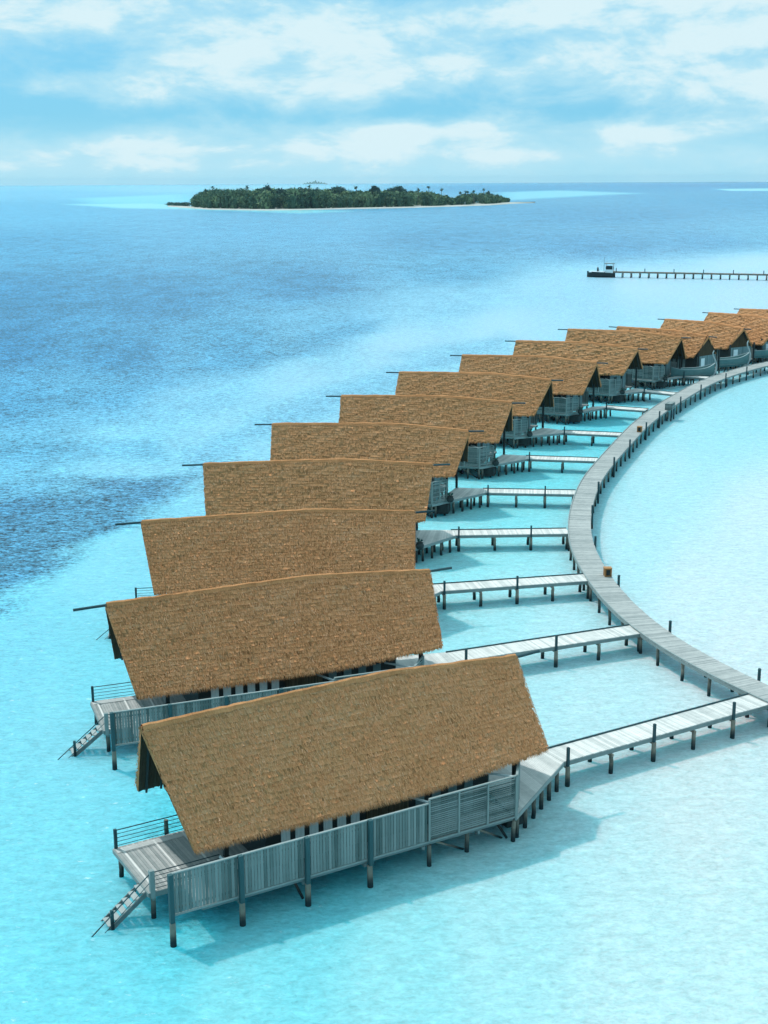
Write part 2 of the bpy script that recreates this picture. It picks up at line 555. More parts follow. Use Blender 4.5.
def water_mat():
    m, t = material('lagoon_water')
    o = t.node('ShaderNodeOutputMaterial')
    p = t.node('ShaderNodeBsdfPrincipled')
    t.t.links.new(p.outputs[0], o.inputs[0])
    g = t.node('ShaderNodeNewGeometry')
    pos = g.outputs['Position']
    at_ = t.node('ShaderNodeVertexColor', layer_name='bed')
    rot = math.radians(12)
    big = t.noise(t.mapping(pos, (1, .6, 1), (0, 0, rot)), 0.03, 5, 0.55)
    med = t.noise(t.mapping(pos, (.7, .8, 1), (0, 0, rot)), 0.28, 9, 0.72, 0.5)
    rip = t.noise(t.mapping(pos, (.6, 1.0, 1), (0, 0, -rot)), 1.7, 6, 0.66, 0.4)
    fine = t.noise(t.mapping(pos, (.8, 1.2, 1), (0, 0, -rot)), 4.0, 4, 0.6, 0.5)
    # ripple light and shade painted into the colour, strongest over deep water
    deep = at_.outputs['Alpha']
    slow = t.math('ADD', t.math('MULTIPLY_ADD', big, 0.8, -0.40), t.math('MULTIPLY_ADD', med, 3.0, -1.5))
    swell = t.noise(t.mapping(pos, (.35, .12, 1), (0, 0, rot)), 0.35, 8, 0.75, 0.3)
    slow = t.math('ADD', slow, t.math('MULTIPLY_ADD', swell, 2.4, -1.2))
    slow = t.math('MULTIPLY', slow, t.math('MULTIPLY_ADD', deep, 0.62, 0.03))
    quick = t.math('ADD', t.math('MULTIPLY_ADD', rip, 1.5, -0.75), t.math('MULTIPLY_ADD', fine, 1.4, -0.7))
    quick = t.math('MULTIPLY', quick, t.math('MULTIPLY_ADD', deep, 3.6, 0.45))
    f = t.math('ADD', t.math('ADD', slow, quick), 1.0)
    cc = t.node('ShaderNodeVectorMath', operation='SCALE')
    t.put(cc.inputs[0], t.mix(1.0, at_.outputs[0], WATER_K, 'MULTIPLY'))
    t.put(cc.inputs['Scale'], f)
    glint = t.noise(t.mapping(pos, (.5, 1.0, 1), (0, 0, -rot)), 2.6, 8, 0.72, 0.3)
    west = t.node('ShaderNodeSeparateXYZ')
    t.put(west.inputs[0], pos)
    spk = t.math('MULTIPLY', t.ramp(glint, 0.60, 0.72, 0.0, 0.55), t.ramp(west.outputs[0], -10.0, 2.0, 1.0, 0.15))
    spk = t.math('MULTIPLY', spk, t.math('MULTIPLY_ADD', deep, -0.65, 1.0))
    t.put(p.inputs['Base Color'], t.mix(spk, cc.outputs[0], (0.75, 0.86, 0.88)))     # white wave glints painted into the base colour, mostly on the open side
    p.inputs['Roughness'].default_value = 0.27
    p.inputs['IOR'].default_value = 1.33
    p.inputs['Specular IOR Level'].default_value = 0.15
    p.subsurface_method = 'BURLEY'
    p.inputs['Subsurface Weight'].default_value = 0.85
    p.inputs['Subsurface Radius'].default_value = (0.25, 2.2, 2.7)
    p.inputs['Subsurface Scale'].default_value = 1.0
    h = t.math('ADD', t.math('MULTIPLY', rip, 1.0), t.math('MULTIPLY', fine, 0.28))
    h = t.math('ADD', h, t.math('MULTIPLY', med, 0.5))
    b = t.node('ShaderNodeBump')
    b.inputs['Strength'].default_value = 1.0
    b.inputs['Distance'].default_value = 0.20
    t.put(b.inputs['Height'], h)
    t.t.links.new(b.outputs[0], p.inputs['Normal'])
    return m


WATER_K = (0.97, 0.63, 0.61)
WATER = water_mat()
build_water()

# ------------------------------------------------------------------ villas
DZ = 1.40            # deck height over the water
#  n, x, y, yaw, zr, ze, w, L, oL, oR, zrR, wR, zeR
VP = [[1, -11.039, 56.665, 0.527, 8.296, 3.652, 3.654, 20.786, 0.871, 0.691, 7.773, 3.767, 4.168],
      [2, -16.298, 74.974, 0.362, 8.236, 3.736, 3.658, 20.537, 0.953, 0.73, 8.064, 3.705, 4.323],
      [3, -17.711, 95.067, 0.15, 8.098, 3.8, 3.7, 20.269, 0.8, 0.7, 7.991, 3.8, 4.1],
      [4, -15.881, 115.826, -0.054, 8.02, 3.8, 3.7, 20.21, 0.8, 0.618, 8.118, 3.806, 4.071],
      [5, -11.426, 136.045, -0.219, 7.953, 3.8, 3.7, 20.386, 0.8, 0.733, 7.967, 3.782, 4.198],
      [6, -4.914, 154.58, -0.295, 7.903, 3.8, 3.7, 20.148, 0.8, 0.642, 7.961, 3.77, 4.215],
      [7, 2.053, 174.017, -0.433, 7.891, 3.8, 3.7, 20.649, 0.8, 0.848, 8.066, 3.874, 4.205],
      [8, 11.194, 191.028, -0.485, 7.895, 3.8, 3.7, 20.099, 0.8, 0.588, 7.985, 3.819, 4.21],
      [9, 20.581, 208.815, -0.549, 7.8, 3.8, 3.7, 19.962, 0.8, 0.661, 7.785, 4.017, 4.401],
      [10, 30.552, 223.155, -0.619, 7.986, 3.8, 3.7, 20.069, 0.8, 0.718, 7.899, 3.782, 4.203],
      [11, 39.656, 228.483, -0.818, 7.734, 3.8, 3.7, 18.54, 0.8, 0.6, 7.538, 3.265, 4.427],
      [12, 50.297, 241.172, -0.996, 7.693, 3.8, 3.7, 18.971, 0.8, 0.778, 7.631, 3.183, 4.409],
      [13, 60.225, 250.288, -1.133, 7.926, 3.8, 3.7, 20.225, 0.8, 0.7, 8.162, 3.5, 4.2],
      [14, 68.132, 258.56, -1.162, 7.796, 3.8, 3.7, 20.101, 0.8, 0.7, 8.286, 3.5, 4.2]]

for q in VP[10:]:
    q[1] *= 1.023
    q[2] *= 1.023
    for k_, dz_ in ((4, .52), (10, .52), (5, .55), (12, .55)):
        q[k_] -= dz_

def bulge(t):
    """ridge and eaves both swell towards a soft knee at 0.62 of the length"""
    k = 0.62
    b = np.where(t < k, t / k, (1 - t) / (1 - k))
    return 1 - np.sqrt((1 - b) ** 2 + 0.006) + 0.0775 * (1 - b) - (0.0775 - 0.0775) * b


def roof_frame(vp):
    n, x, y, yaw, zr, ze, wd, L, oL, oR, zrR, wR, zeR = vp

    def ridge(t):
        b = bulge(t)
        return np.stack([L * t, 0 * t, zr + (zrR - zr) * t + 0.48 * b - 0.02], -1)

    def eave(t, side):
        b = bulge(t)
        return np.stack([oL + (L - oL - oR) * t, side * (wd + (wR - wd) * t + 0.55 * b), ze + (zeR - ze) * t - 0.10 * b], -1)
    return ridge, eave


def make_roof(vp, root, level):
    ridge, eave = roof_frame(vp)
    L = vp[7]
    nc = {0: 25, 1: 25, 2: 22, 3: 18}[level]
    nt = {0: 300, 1: 260, 2: 220, 3: 160}[level]
    V, Fs, T, LIN = [], [], [], []
    off = 0
    ts = np.linspace(0, 1, nt)
    for side in (-1, 1):
        # overlapping courses: each starts under the one above and stands proud at its foot
        ss, lift = [], []
        for c in range(nc):
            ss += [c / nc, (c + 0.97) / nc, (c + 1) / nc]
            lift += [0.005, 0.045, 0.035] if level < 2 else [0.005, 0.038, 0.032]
        ss = np.array(ss)
        lift = np.array(lift)
        Tt, S = np.meshgrid(ts, ss)
        r, e = ridge(Tt), eave(Tt, side)
        # the slope sags a little between ridge and eave
        Pt = r + (e - r) * S[..., None]
        Pt[..., 2] -= 0.10 * np.sin(S * math.pi)
        nrm = np.array([0, side * 0.77, 0.64])
        jag = rng.normal(0, 0.008 if level < 2 else 0.003, S.shape) + 0.014 * np.sin(Tt * 37 + S * 9)
        Pt += nrm * (np.repeat(lift[:, None], nt, 1) + jag)[..., None]
        dn = (e - r) / np.linalg.norm(e - r, axis=-1, keepdims=True)
        shag = rng.normal(0, 0.022 if level < 2 else 0.012, S.shape) + 0.03 * np.sin(Tt * L * 2.3 + np.arange(len(ss))[:, None] // 3 * 1.9)
        shag[::3] = 0
        Pt += dn * shag[..., None]
        # uneven verge
        edge = rng.normal(0, 0.035, len(ss))
        Pt[:, 0, 0] += edge
        Pt[:, -1, 0] += edge[::-1]
        top = Pt
        # thick edge and underside
        th = 0.26
        low = top[-1] - nrm * th * 0.55 + np.array([0, 0, -0.11]) + dn[-1] * rng.normal(0, 0.05, (nt, 1))
        und_e = low - np.array([0, side * 0.16, 0])
        und_r = top[0] - np.array([0, 0, 0.34])
        rows = np.concatenate([top, low[None], und_e[None]], 0)
        LIN.append((und_e.copy(), und_r.copy()))
        nr = rows.shape[0]
        V.append(rows.reshape(-1, 3))
        i, j = np.meshgrid(np.arange(nt - 1), np.arange(nr - 1))
        i, j = i.ravel(), j.ravel()
        q = np.stack([j * nt + i, (j + 1) * nt + i, (j + 1) * nt + i + 1, j * nt + i + 1], -1)
        if side == 1:
            q = q[:, ::-1]
        Fs.append(q + off)
        T.append(np.clip(rng.normal(0.45, {0: .11, 1: .10, 2: .07, 3: .06}[level], len(q)) + np.where(j % 3 == 1, 0.18, 0) + np.where(j % 3 == 2, -0.25, 0) + 0.13 * np.sin(i * 0.11 * 220 / nt + (j // 3) * 2.1) * np.sin(i * 0.047 * 220 / nt + (j // 3) * 5.3), 0, 1))  # foot strips toned lighter, steps darker: course highlight and shadow put into the tone
        # close both verges
        for col in (0, nt - 1):
            k = nr - 1
            for a in range(0, k - 1, 3):
                b = min(a + 3, k - 1)
                # strip between the surface and the straight underside
                pa, pb = rows[a, col], rows[b, col]
                fa, fb = a / (k - 1), b / (k - 1)
                ua = und_r[col] + (und_e[col] - und_r[col]) * fa
                ub = und_r[col] + (und_e[col] - und_r[col]) * fb
                base = sum(len(x) for x in V)
                V.append(np.array([pa, pb, ub, ua]))
                Fs.append(np.array([[base, base + 1, base + 2, base + 3]]))
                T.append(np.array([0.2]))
        off = sum(len(x) for x in V)
    Vq = np.concatenate(V)
    Fq = np.concatenate(Fs)
    Tq = np.concatenate(T)
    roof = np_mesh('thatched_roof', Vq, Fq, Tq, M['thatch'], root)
    mb = MB()
    for (ue, ur) in LIN:
        vs = [tuple(q + np.array([0, 0, -.012])) for q in ue] + [tuple(q + np.array([0, 0, -.012])) for q in ur]
        mb.add(vs, [(i, i + 1, nt + i + 1, nt + i) for i in range(nt - 1)], .4)
    mb.build('roof_lining', M['lining'], roof)
    # loose straw on the two slopes, and hanging from eaves and verges: part of the thatch itself
    ns = {0: 42000, 1: 24000, 2: 8000, 3: 1500}[level]
    if ns:
        side = np.where(rng.random(ns) < 0.85, -1.0, 1.0)
        t = rng.random(ns)
        s = rng.random(ns)
        nf = ns // 7
        s[:nf] = 1.0                        # eave fringe
        s[nf:nf + nf // 4] = rng.random(nf // 4)
        t[nf:nf + nf // 4] = np.where(rng.random(nf // 4) < .5, 0.0, 1.0)    # verge fringe
        r = ridge(t)
        e = eave(t, 1)
        e[:, 1] *= side
        Pt = r + (e - r) * s[:, None]
        Pt[:, 2] -= 0.10 * np.sin(s * math.pi)
        nrm = np.stack([0 * side, side * 0.77, 0 * side + 0.64], -1)
        dn = (e - r) / np.linalg.norm(e - r, axis=-1, keepdims=True)
        Pt += nrm * rng.uniform(0.03, 0.085, ns)[:, None]
        Pt[:nf] -= nrm[:nf] * rng.uniform(0.0, 0.2, nf)[:, None]
        ln = rng.uniform(0.08, 0.30, ns)
        ln[nf:nf + nf // 4] *= 0.5
        wdt = rng.uniform(0.005, 0.014, ns) * {0: 1, 1: 1.2, 2: 1.7, 3: 2.6}[level]
        d = dn + rng.normal(0, 0.28, (ns, 3)) * np.array([.45, .12, .12])
        d[:nf, 2] -= 0.15
        sl = slice(nf, nf + nf // 4)
        d[sl, 0] += np.where(t[sl] < .5, -0.5, 0.5)
        ax = np.tile(np.array([1.0, 0, 0]), (ns, 1))
        ax[sl] = np.array([0, .6, .8])
        lift2 = nrm * rng.uniform(0.0, 0.05, ns)[:, None]
        A = Pt - ax * wdt[:, None]
        B = Pt + ax * wdt[:, None]
        Cc = Pt + d * ln[:, None] + lift2
        Vs = np.stack([A, B, Cc], 1).reshape(-1, 3)
        Ft = np.arange(ns * 3).reshape(-1, 3)
        straw = np_mesh('loose_straw', Vs, Ft, np.clip(rng.normal(0.52, 0.24, ns), 0, 1.2), M['thatch'], roof)
    # ridge cap
    mb = MB()
    tr = np.linspace(0.003, 0.997, 60 if level < 2 else 30)
    rr = ridge(tr)
    prof = [(-0.20, -0.17), (-0.11, 0.02), (0, 0.07), (0.11, 0.02), (0.20, -0.17)]
    vs, fs = [], []
    for q in rr:
        jz = random.gauss(0, 0.012)
        for (dy, dz) in prof:
            vs.append((q[0], dy + random.gauss(0, .012), q[2] + dz + 0.03 + jz))
    m5 = len(prof)
    for a in range(len(rr) - 1):
        for b in range(m5 - 1):
            fs.append((a * m5 + b, (a + 1) * m5 + b, (a + 1) * m5 + b + 1, a * m5 + b + 1))
    for a in range(len(fs)):
        mb.f.append(fs[a])
        mb.tn.append(random.gauss(0.22, 0.06))
    mb.v = vs
    cap = mb.build('ridge_cap', M['thatch'], roof)
    cap['label'] = 'pale straw cap along the ridge'
    # ridge pole sticking out of both gables
    r0, r1 = ridge(np.array([0.0]))[0], ridge(np.array([1.0]))[0]
    if vp[0] != 1:
        mb = MB()
        mb.tube((-1.85, 0, r0[2] - 0.16), (0.8, 0, r0[2] - 0.05), 0.085, 0.085, 8)
        mb.build('ridge_pole', M['post'], roof)
    mb = MB()
    mb.tube((L - 0.8, 0, r1[2] - 0.12), (L + 1.5, 0, r1[2] - 0.02), 0.085, 0.085, 8)
    mb.build('ridge_pole', M['post'], roof)
    # rafters under the overhangs
    for t0 in (0.02, 0.06, 0.1, 0.9, 0.94, 0.98):
        for side in (-1, 1):
            a = ridge(np.array([t0]))[0] + np.array([0, side * .1, -0.50])
            b = eave(np.array([t0]), side)[0] + np.array([0, -side * .45, -0.20])
            mb = MB()
            mb.beam(a, b, 0.10, 0.12)
            mb.build('rafter', M['dark'], roof)
    return roof


FP = [-0.71, 2.58, 5.85, 9.15, 12.46, 17.53]     # fence posts along the near side
FV = 4.66


def slat_panel(u0, u1, y, z0, z1, horizontal=False, sp=0.15):
    mb = MB()
    if horizontal:
        k = int((z1 - z0) / 0.11)
        for i in range(k):
            z = z0 + 0.05 + (z1 - z0 - .1) * (i + .5) / k
            mb.box((u0, y - 0.014, z - 0.032), (u1, y + 0.014, z + 0.032))
        for q in (u0, u1):
            mb.box((q - .03, y + .016, z0), (q + .03, y + .07, z1), 0.5)
    else:
        k = max(1, int((u1 - u0) / sp))
        for i in range(k):
            c = u0 + (u1 - u0) * (i + .5) / k
            hw = (u1 - u0) / k * 0.5 - 0.012
            mb.box((c - hw, y - 0.013 + random.uniform(-.006, .006), z0), (c + hw, y + 0.013, z1 + random.uniform(-.01, .01)),
                   random.random() * .8 if random.random() < .78 else 1.5)
        for zz in (z0 + .25, z1 - .3):
            mb.box((u0, y + .016, zz - .05), (u1, y + .07, zz + .05), 0.3)
    return mb


def make_fence_side(root, S, full=True, u_from=0):
    """S=-1 near side, +1 far side (local y); FV from the axis"""
    y = S * FV
    for i in range(4 if full else 3):
        a, b = FP[i], FP[i + 1]
        slat_panel(a + .09, b - .09, y, DZ + .02, 3.30).build('fence_panel', M['fence'], root)
    mb = MB()
    fe = FP[4] if full else FP[3]
    mb.box((FP[0], y - .06, 3.32), (fe, y + .06, 3.38), .8)
    mb.box((FP[0], y - .04, DZ - .08), (fe, y + .08, DZ + .0), .8)
    mb.build('fence_rail', M['rail'], root)
    if not full:
        return
    sc = []
    third = (FP[5] - FP[4]) / 3
    for i in range(3):
        slat_panel(FP[4] + .05 + third * i, FP[4] - .03 + third * (i + 1), y, DZ + .02, 3.52, True).build('louvre_screen', M['fence'], root)
    mb = MB()
    mb.box((FP[4], y - .06, 3.54), (FP[5] + .05, y + .06, 3.60), .8)
    mb.box((FP[4] + .02, y - .04, DZ - .08), (FP[5], y + .08, DZ), .8)
    for i in range(4):
        uu = FP[4] + third * i
        mb.box((uu - .045, y + S * .03 - .045, DZ), (uu + .045, y + S * .03 + .045, 3.54), .8)
    mb.build('screen_frame', M['fence'], root)


def piles_at(root, pts, z1, r=0.13, name='pile', mat='pile', z0=-1.2):
    key = (round(z1, 2), r, mat)
    if key not in PILES:
        me_list = []
        for v in range(4):
            mb = MB()
            k = 6
            prev = None
            off = [(random.gauss(0, .012), random.gauss(0, .012)) for _ in range(k + 1)]
            for i in range(k):
                za, zb = z0 + (z1 - z0) * i / k, z0 + (z1 - z0) * (i + 1) / k
                mb.tube((off[i][0], off[i][1], za), (off[i + 1][0], off[i + 1][1], zb), r * (1.08 - .03 * i), r * (1.05 - .03 * i), 9)
            o = mb.build(name, M[mat], None)
            me_list.append(o.data)
            bpy.data.objects.remove(o)
        PILES[key] = me_list
    for (x, y) in pts:
        o = bpy.data.objects.new(name, random.choice(PILES[key]))
        COL.objects.link(o)
        o.parent = root
        o.location = (x, y, 0)
        o.rotation_euler = (0, 0, random.uniform(0, 6.28))


PILES = {}


def boards(mb, poly_fn, u0, u1, step, z, th=0.045, along='u'):
    k = max(1, int(abs(u1 - u0) / step))
    for i in range(k):
        a = u0 + (u1 - u0) * i / k
        b = u0 + (u1 - u0) * (i + 1) / k - 0.012
        lo, hi = poly_fn((a + b) / 2)
        dz = random.uniform(-.004, .004)
        mb.box((a, lo + random.uniform(-.02, .02), z - th), (b, hi + random.uniform(-.02, .02), z + dz))


def make_villa(vp, label):
    n, x, y, yaw = vp[:4]
    L = vp[7]
    level = 0 if n == 1 else 1 if n <= 3 else 2 if n <= 8 else 3
    root = empty('water_villa', (x, y, 0), yaw)
    tag(root, label, 'villa', 'thatched water villas in a curved row')
    make_roof(vp, root, level)
    # --- platform
    mb = MB()
    boards(mb, lambda u: (-2.42, 2.42) if u < 0.6 else (-4.60, 2.42) if u < 4.7 else (-4.60, 4.60), -0.83, 17.5, 0.15, DZ)
    mb.build('deck_boards', M['deck'], root)
    mb = MB()
    # lighter inset boards and frame of the sun terrace
    for q in (-0.55, 1.05, 2.55):
        mb.box((q, -2.34, DZ + .004), (q + .10, 2.2, DZ + .022), .9)
    mb.box((-0.8, 1.80, DZ + .004), (3.0, 2.22, DZ + .020), .15)
    mb.build('deck_trim', M['jetty'], root)
    mb = MB()
    for q in (-2.36, 0, 2.24):
        mb.box((-0.82, q - .06, DZ - .26), (0.8, q + .06, DZ - .05), .3)
    for q in (-4.5, -2.4, 0, 2.3, 4.5):
        mb.box((0.8 if q < 4 else 4.8, q - .06, DZ - .26), (17.5, q + .06, DZ - .05), .2)
    for q in np.arange(-0.6, 17.5, 3.2):
        mb.box((q - .07, (-2.4 if q < .5 else -4.6), DZ - .44), (q + .07, (2.3 if q < 5 else 4.6), DZ - .265), .2)
    mb.box((-0.9, -2.44, DZ - .2), (-0.84, 2.32, DZ + .0), .6)
    mb.build('deck_joists', M['rail'], root)
    # piles
    pts = []
    for q in (-0.6, 2.6, 5.85, 9.15, 12.46, 15.0, 17.3):
        for v in ((-2.2, 2.1) if q < 0 else (-2.3, 0.2, 2.3, 4.4)):
            pts.append((q, v))
    pts += [(12.55, -4.55), (14.9, -4.3), (17.5, -4.58)]
    if n > 3:
        pts += [(q, v) for q in (10.8, 13.7, 16.2) for v in (-4.4, 0.2)]
    if n > 8:
        pts = [p_ for p_ in pts if p_[0] > 5]
    piles_at(root, pts, DZ - .27, 0.12)
    # fence posts stand in the water and rise to the top rail
    for q in FP[:4]:
        mb = MB()
        mb.box((-.10, -.10, 1.12), (.10, .10, 3.42), .4)
        o = mb.build('fence_post', M['fpost'], root)
        o.location = (q, -(FV + .16), 0)
        mb = MB()
        mb.tube((0, 0, -1.2), (random.gauss(0, .02), 0, 1.118), 0.16, 0.13, 10, .8)
        mb.build('pile', M['pile'], o)
    make_fence_side(root, -1, n <= 10)
    if n <= 3:
        pass
    mb = slat_panel(5.0, 17.4, 4.62, DZ + .02, 3.3)
    mb.build('rear_fence', M['fence'], root)
    if n <= 10:
        # angled screen from the fence corner to the entrance
        mb = MB()
        p0, p1 = Vector((FP[5] + .06, -FV, 0)), Vector((18.75, -3.2, 0))
        k = 14
        for i in range(k):
            zz = DZ + .06 + 2.0 * i / k
            mb.beam(p0 + Vector((0, 0, zz + .04)), p1 + Vector((0, 0, zz + .04)), .03, .085)
        for q in (p0, p0.lerp(p1, .5), p1):
            mb.beam(q + Vector((0, 0, DZ)), q + Vector((0, 0, 3.62)), .12, .12, .8)
        mb.beam(p0 + Vector((0, 0, 3.6)), p1 + Vector((0, 0, 3.6)), .12, .06, .9)
        mb.build('angled_screen', M['fence'], root)
        mb = MB()
        mb.beam((FP[5] - .02, -FV + .05, 3.50), (FP[5] - 1.3, -FV + 1.5, 3.50), .09, .09, 1.0)
        mb.build('tie_beam', M['prow'], root)
        mb = MB()
        mb.beam((FP[4] - .02, -FV + .05, 3.40), (FP[4] - .7, -FV + 1.5, 3.40), .09, .09, 1.0)
        mb.build('tie_beam', M['prow'], root)
    # --- house body
    fronted = n >= 11
    wy = 2.6 if fronted else 3.15
    ue = 18.2 if fronted else 16.9
    mb = MB()
    u = 4.6
    mb.box((4.6, -wy + .001, DZ), (ue, -wy + .12, 4.3), .2)
    mb.box((4.6, wy - .12, DZ), (ue, wy, 4.3), .2)
    mb.box((4.6, -wy + .13, DZ), (4.72, wy - .13, 4.3), .2)
    mb.build('house_walls', M['dark'], root)
    mb = MB()
    k = 40
    for i in range(k):
        a = -wy + 2 * wy * i / k
        mb.box((ue + .02, a + .005, DZ), (ue + .07, a + 2 * wy / k - .01, 3.88))
    gw = mb.build('gable_wall', M['wall'], root)
    mb = MB()
    for i in range(k):
        a = -wy + 2 * wy * i / k
        top = 7.3 - abs(a + wy / k) * 1.17
        mb.box((ue + .02, a + .005, 3.885), (ue + .07, a + 2 * wy / k - .01, max(4.0, top)))
    mb.build('gable_shade_boards', M['lining'], root)  # dark boards standing in for the shaded inside of the roof
    mb = MB()
    mb.box((ue + .08, -1.6, DZ + .02), (ue + .13, -.6, 3.5), .5)
    mb.build('front_door', M['white' if fronted else 'dark'], root)
    mb = MB()
    for i in range(20):
        a = -wy + 2 * wy * i / 20
        top = 7.0 - abs(a + wy / 20) * 1.17
        mb.box((4.54, a + .005, 3.2), (4.59, a + 2 * wy / 20 - .01, max(3.9, top)))
    mb.build('ocean_gable', M['reed'], root)
    # six pale curtained doors with dark gaps
    for i in range(6):
        a = 5.35 + i * 0.735
        mb = MB()
        for kk in range(5):
            mb.box((a + kk * .092, -wy - .05 - (.02 if kk % 2 else 0), DZ + .05), (a + kk * .092 + .088, -wy - .005, 3.55), .3 + .4 * (kk % 2))
        mb.build('curtain', M['curtain'], root)
    mb = MB()
    for i in range(26):
        a = 9.9 + i * .09
        mb.tube((a, -wy - .05, DZ), (a, -wy - .05, 3.7), .045, .045, 6)
    mb.build('reed_panel', M['reed'], root)
    for i in range(4):
        a = 12.6 + i * .95
        mb = MB()
        mb.box((a, -wy - .06, DZ + .05), (a + .5, -wy - .005, 3.5), .1)
        mb.build('shutter', M['wall'], root)
    for (uu, vv) in ((2.95, -2.3), (4.4, 2.95), (18.7, -2.95), (18.7, 2.95)):
        ridge, eave = roof_frame(vp)
        mb = MB()
        mb.box((uu - .11, vv - .11, DZ), (uu + .11, vv + .11, 4.55), .4)
        mb.build('roof_post', M['dark'], root)
    # --- ocean side railing, far edge of the terrace
    for q in (2.85, -0.72):
        mb = MB()
        mb.box((q - .07, 2.24, DZ - .1), (q + .07, 2.38, DZ + 1.0), .4)
        rail = mb.build('railing_post', M['post'], root)
    mb = MB()
    for i in range(5):
        zz = DZ + .14 + .2 * i
        mb.tube((-.7, 2.31, zz), (2.85, 2.31, zz), .016 if i < 4 else .028, None, 6)
    mb.build('railing_cables', M['steel'], rail)
    mb = MB()
    mb.box((-0.78, -2.46, DZ - .3), (-0.56, -2.26, DZ + 1.05), .9)
    r2 = mb.build('stair_post', M['rail'], root)
    mb = MB()
    for i in range(5):
        zz = DZ + .14 + .2 * i
        mb.tube((-.56, -2.38, zz), (2.6, -2.38, zz), .016 if i < 4 else .026, None, 6)
    mb.build('railing_cables', M['steel'], r2)
    # --- stairs down to the water
    mb = MB()
    a, b = Vector((-0.86, -2.15, DZ)), Vector((-3.0, -2.15, -0.25))
    for q in (-2.15, -1.25):
        mb.beam((-0.86, q, DZ - .12), (-3.05, q, -.35), .06, .22, .1)
    for i in range(7):
        tt = (i + .4) / 7
        px, pz = -0.86 - 2.15 * tt, DZ - 1.65 * tt
        mb.box((px - .17, -2.11, pz - .03), (px + .12, -1.29, pz + .02), .95)
    stairs = mb.build('stairs', M['stair'], root)
    mb = MB()
    mb.box((-2.6, -2.26, -.4), (-2.46, -2.14, .95), .5)
    mb.tube((-0.66, -2.3, DZ + .92), (-3.7, -2.3, -.15), .028, None, 6)
    mb.tube((-0.66, -2.3, DZ + .50), (-3.1, -2.3, -.15), .016, None, 6)
    mb.build('handrail', M['fpost'], stairs)
    br = []
    for (ua, ub) in ((12.9, 14.9), (15.4, 17.2)):
        br.append(((ua, -4.2, DZ - .3), (ub, -4.0, .0)))
        br.append(((ub, -2.2, .1), (ua, -2.2, DZ - .3)))
    for q in (5.85, 17.3):
        br.append(((q, -4.3, .1), (q, -2.3, DZ - .3)))
    for a, b in br:
        mb = MB()
        mb.beam(a, b, .10, .10)
        mb.build('cross_brace', M['pile'], root)
    if n > 10:
        return root
    mb = MB()
    mb.box((17.75, -3.7, .25), (18.95, -2.3, DZ - .3), .4)
    mb.build('service_tank', M['dark'], root)
    return root


ORD = ['nearest the camera at the bottom', 'second from the bottom', 'third from the bottom', 'fourth from the bottom', 'fifth from the bottom', 'sixth', 'seventh', 'eighth', 'ninth', 'tenth']
VLAB = ['nearest thatched villa, its whole fence and shadow in open view',
        'thatched villa directly behind the nearest one, its terrace corner and stairs showing',
        'thatched villa third along the row, only its roof above the second',
        'thatched villa fourth along the row, a squarish roof joined by the fourth jetty',
        'thatched villa fifth along the row, grey wall peeping out right of its roof',
        'thatched villa sixth along the row, gable edge beside the sixth jetty',
        'thatched villa seventh along the row, behind the sixth roof',
        'thatched villa eighth along the row, beside the jetty below the slatted bench box',
        'thatched villa ninth along the row, second jetty before the boat hull courts',
        'thatched villa tenth along the row, last one with a jetty before the boat hulls',
        'thatched villa with white door, first one with a boat hull court',
        'thatched villa with white door and pale curved prow, second boat hull court',
        'thatched villa at right frame edge, low roof behind the second prow',
        'farthest thatched villa, only a low strip of roof at the right edge']
VR = {}
for vp, lab in zip(VP, VLAB):
    VR[vp[0]] = make_villa(vp, lab)


def vworld(n, u, v, z=0.0):
    vp = VP[n - 1]
    a = vp[3]
    return Vector((vp[1] + u * math.cos(a) + v * math.sin(a), vp[2] + u * math.sin(a) - v * math.cos(a), z))


# ------------------------------------------------------------------ curved boardwalk
LP = [(840, 737), (800, 718), (768, 703), (751, 694.5), (709, 675.5), (665.6, 652.5), (638, 633), (600.6, 600), (587, 580), (579.5, 567.5), (570, 549), (567, 531.6), (569.4, 511), (575, 492.5), (583.3, 479.6), (598, 458.8), (612.5, 444), (629, 425.4), (646, 411), (672, 395), (697, 381.5), (726, 371), (747, 365), (768, 360.5), (800, 355)]
RP = [(840, 714), (800, 700), (768, 687.5), (731, 668), (691.9, 647), (665.6, 631.7), (650, 618.6), (629.5, 600), (613, 580), (602, 563), (592, 542.5), (589.7, 527), (590.5, 511), (595, 495.6), (598.5, 480), (608.3, 469), (625, 450.4), (641.7, 431.7), (658.5, 418), (677.8, 403.7), (704.8, 387.3), (728, 376.7), (768, 366), (800, 360)]


def resample(P, step):
    P = [np.array(p) for p in P]
    d = [0]
    for a, b in zip(P[:-1], P[1:]):
        d.append(d[-1] + np.linalg.norm(b - a))
    n = int(d[-1] / step)
    s = np.linspace(0, d[-1], n)
    return np.stack([np.interp(s, d, [p[k] for p in P]) for k in range(2)], -1)


def smooth(P, it):
    for _ in range(it):
        Q = P.copy()
        Q[1:-1] = (P[:-2] + 2 * P[1:-1] + P[2:]) / 4
        P = Q
    return P


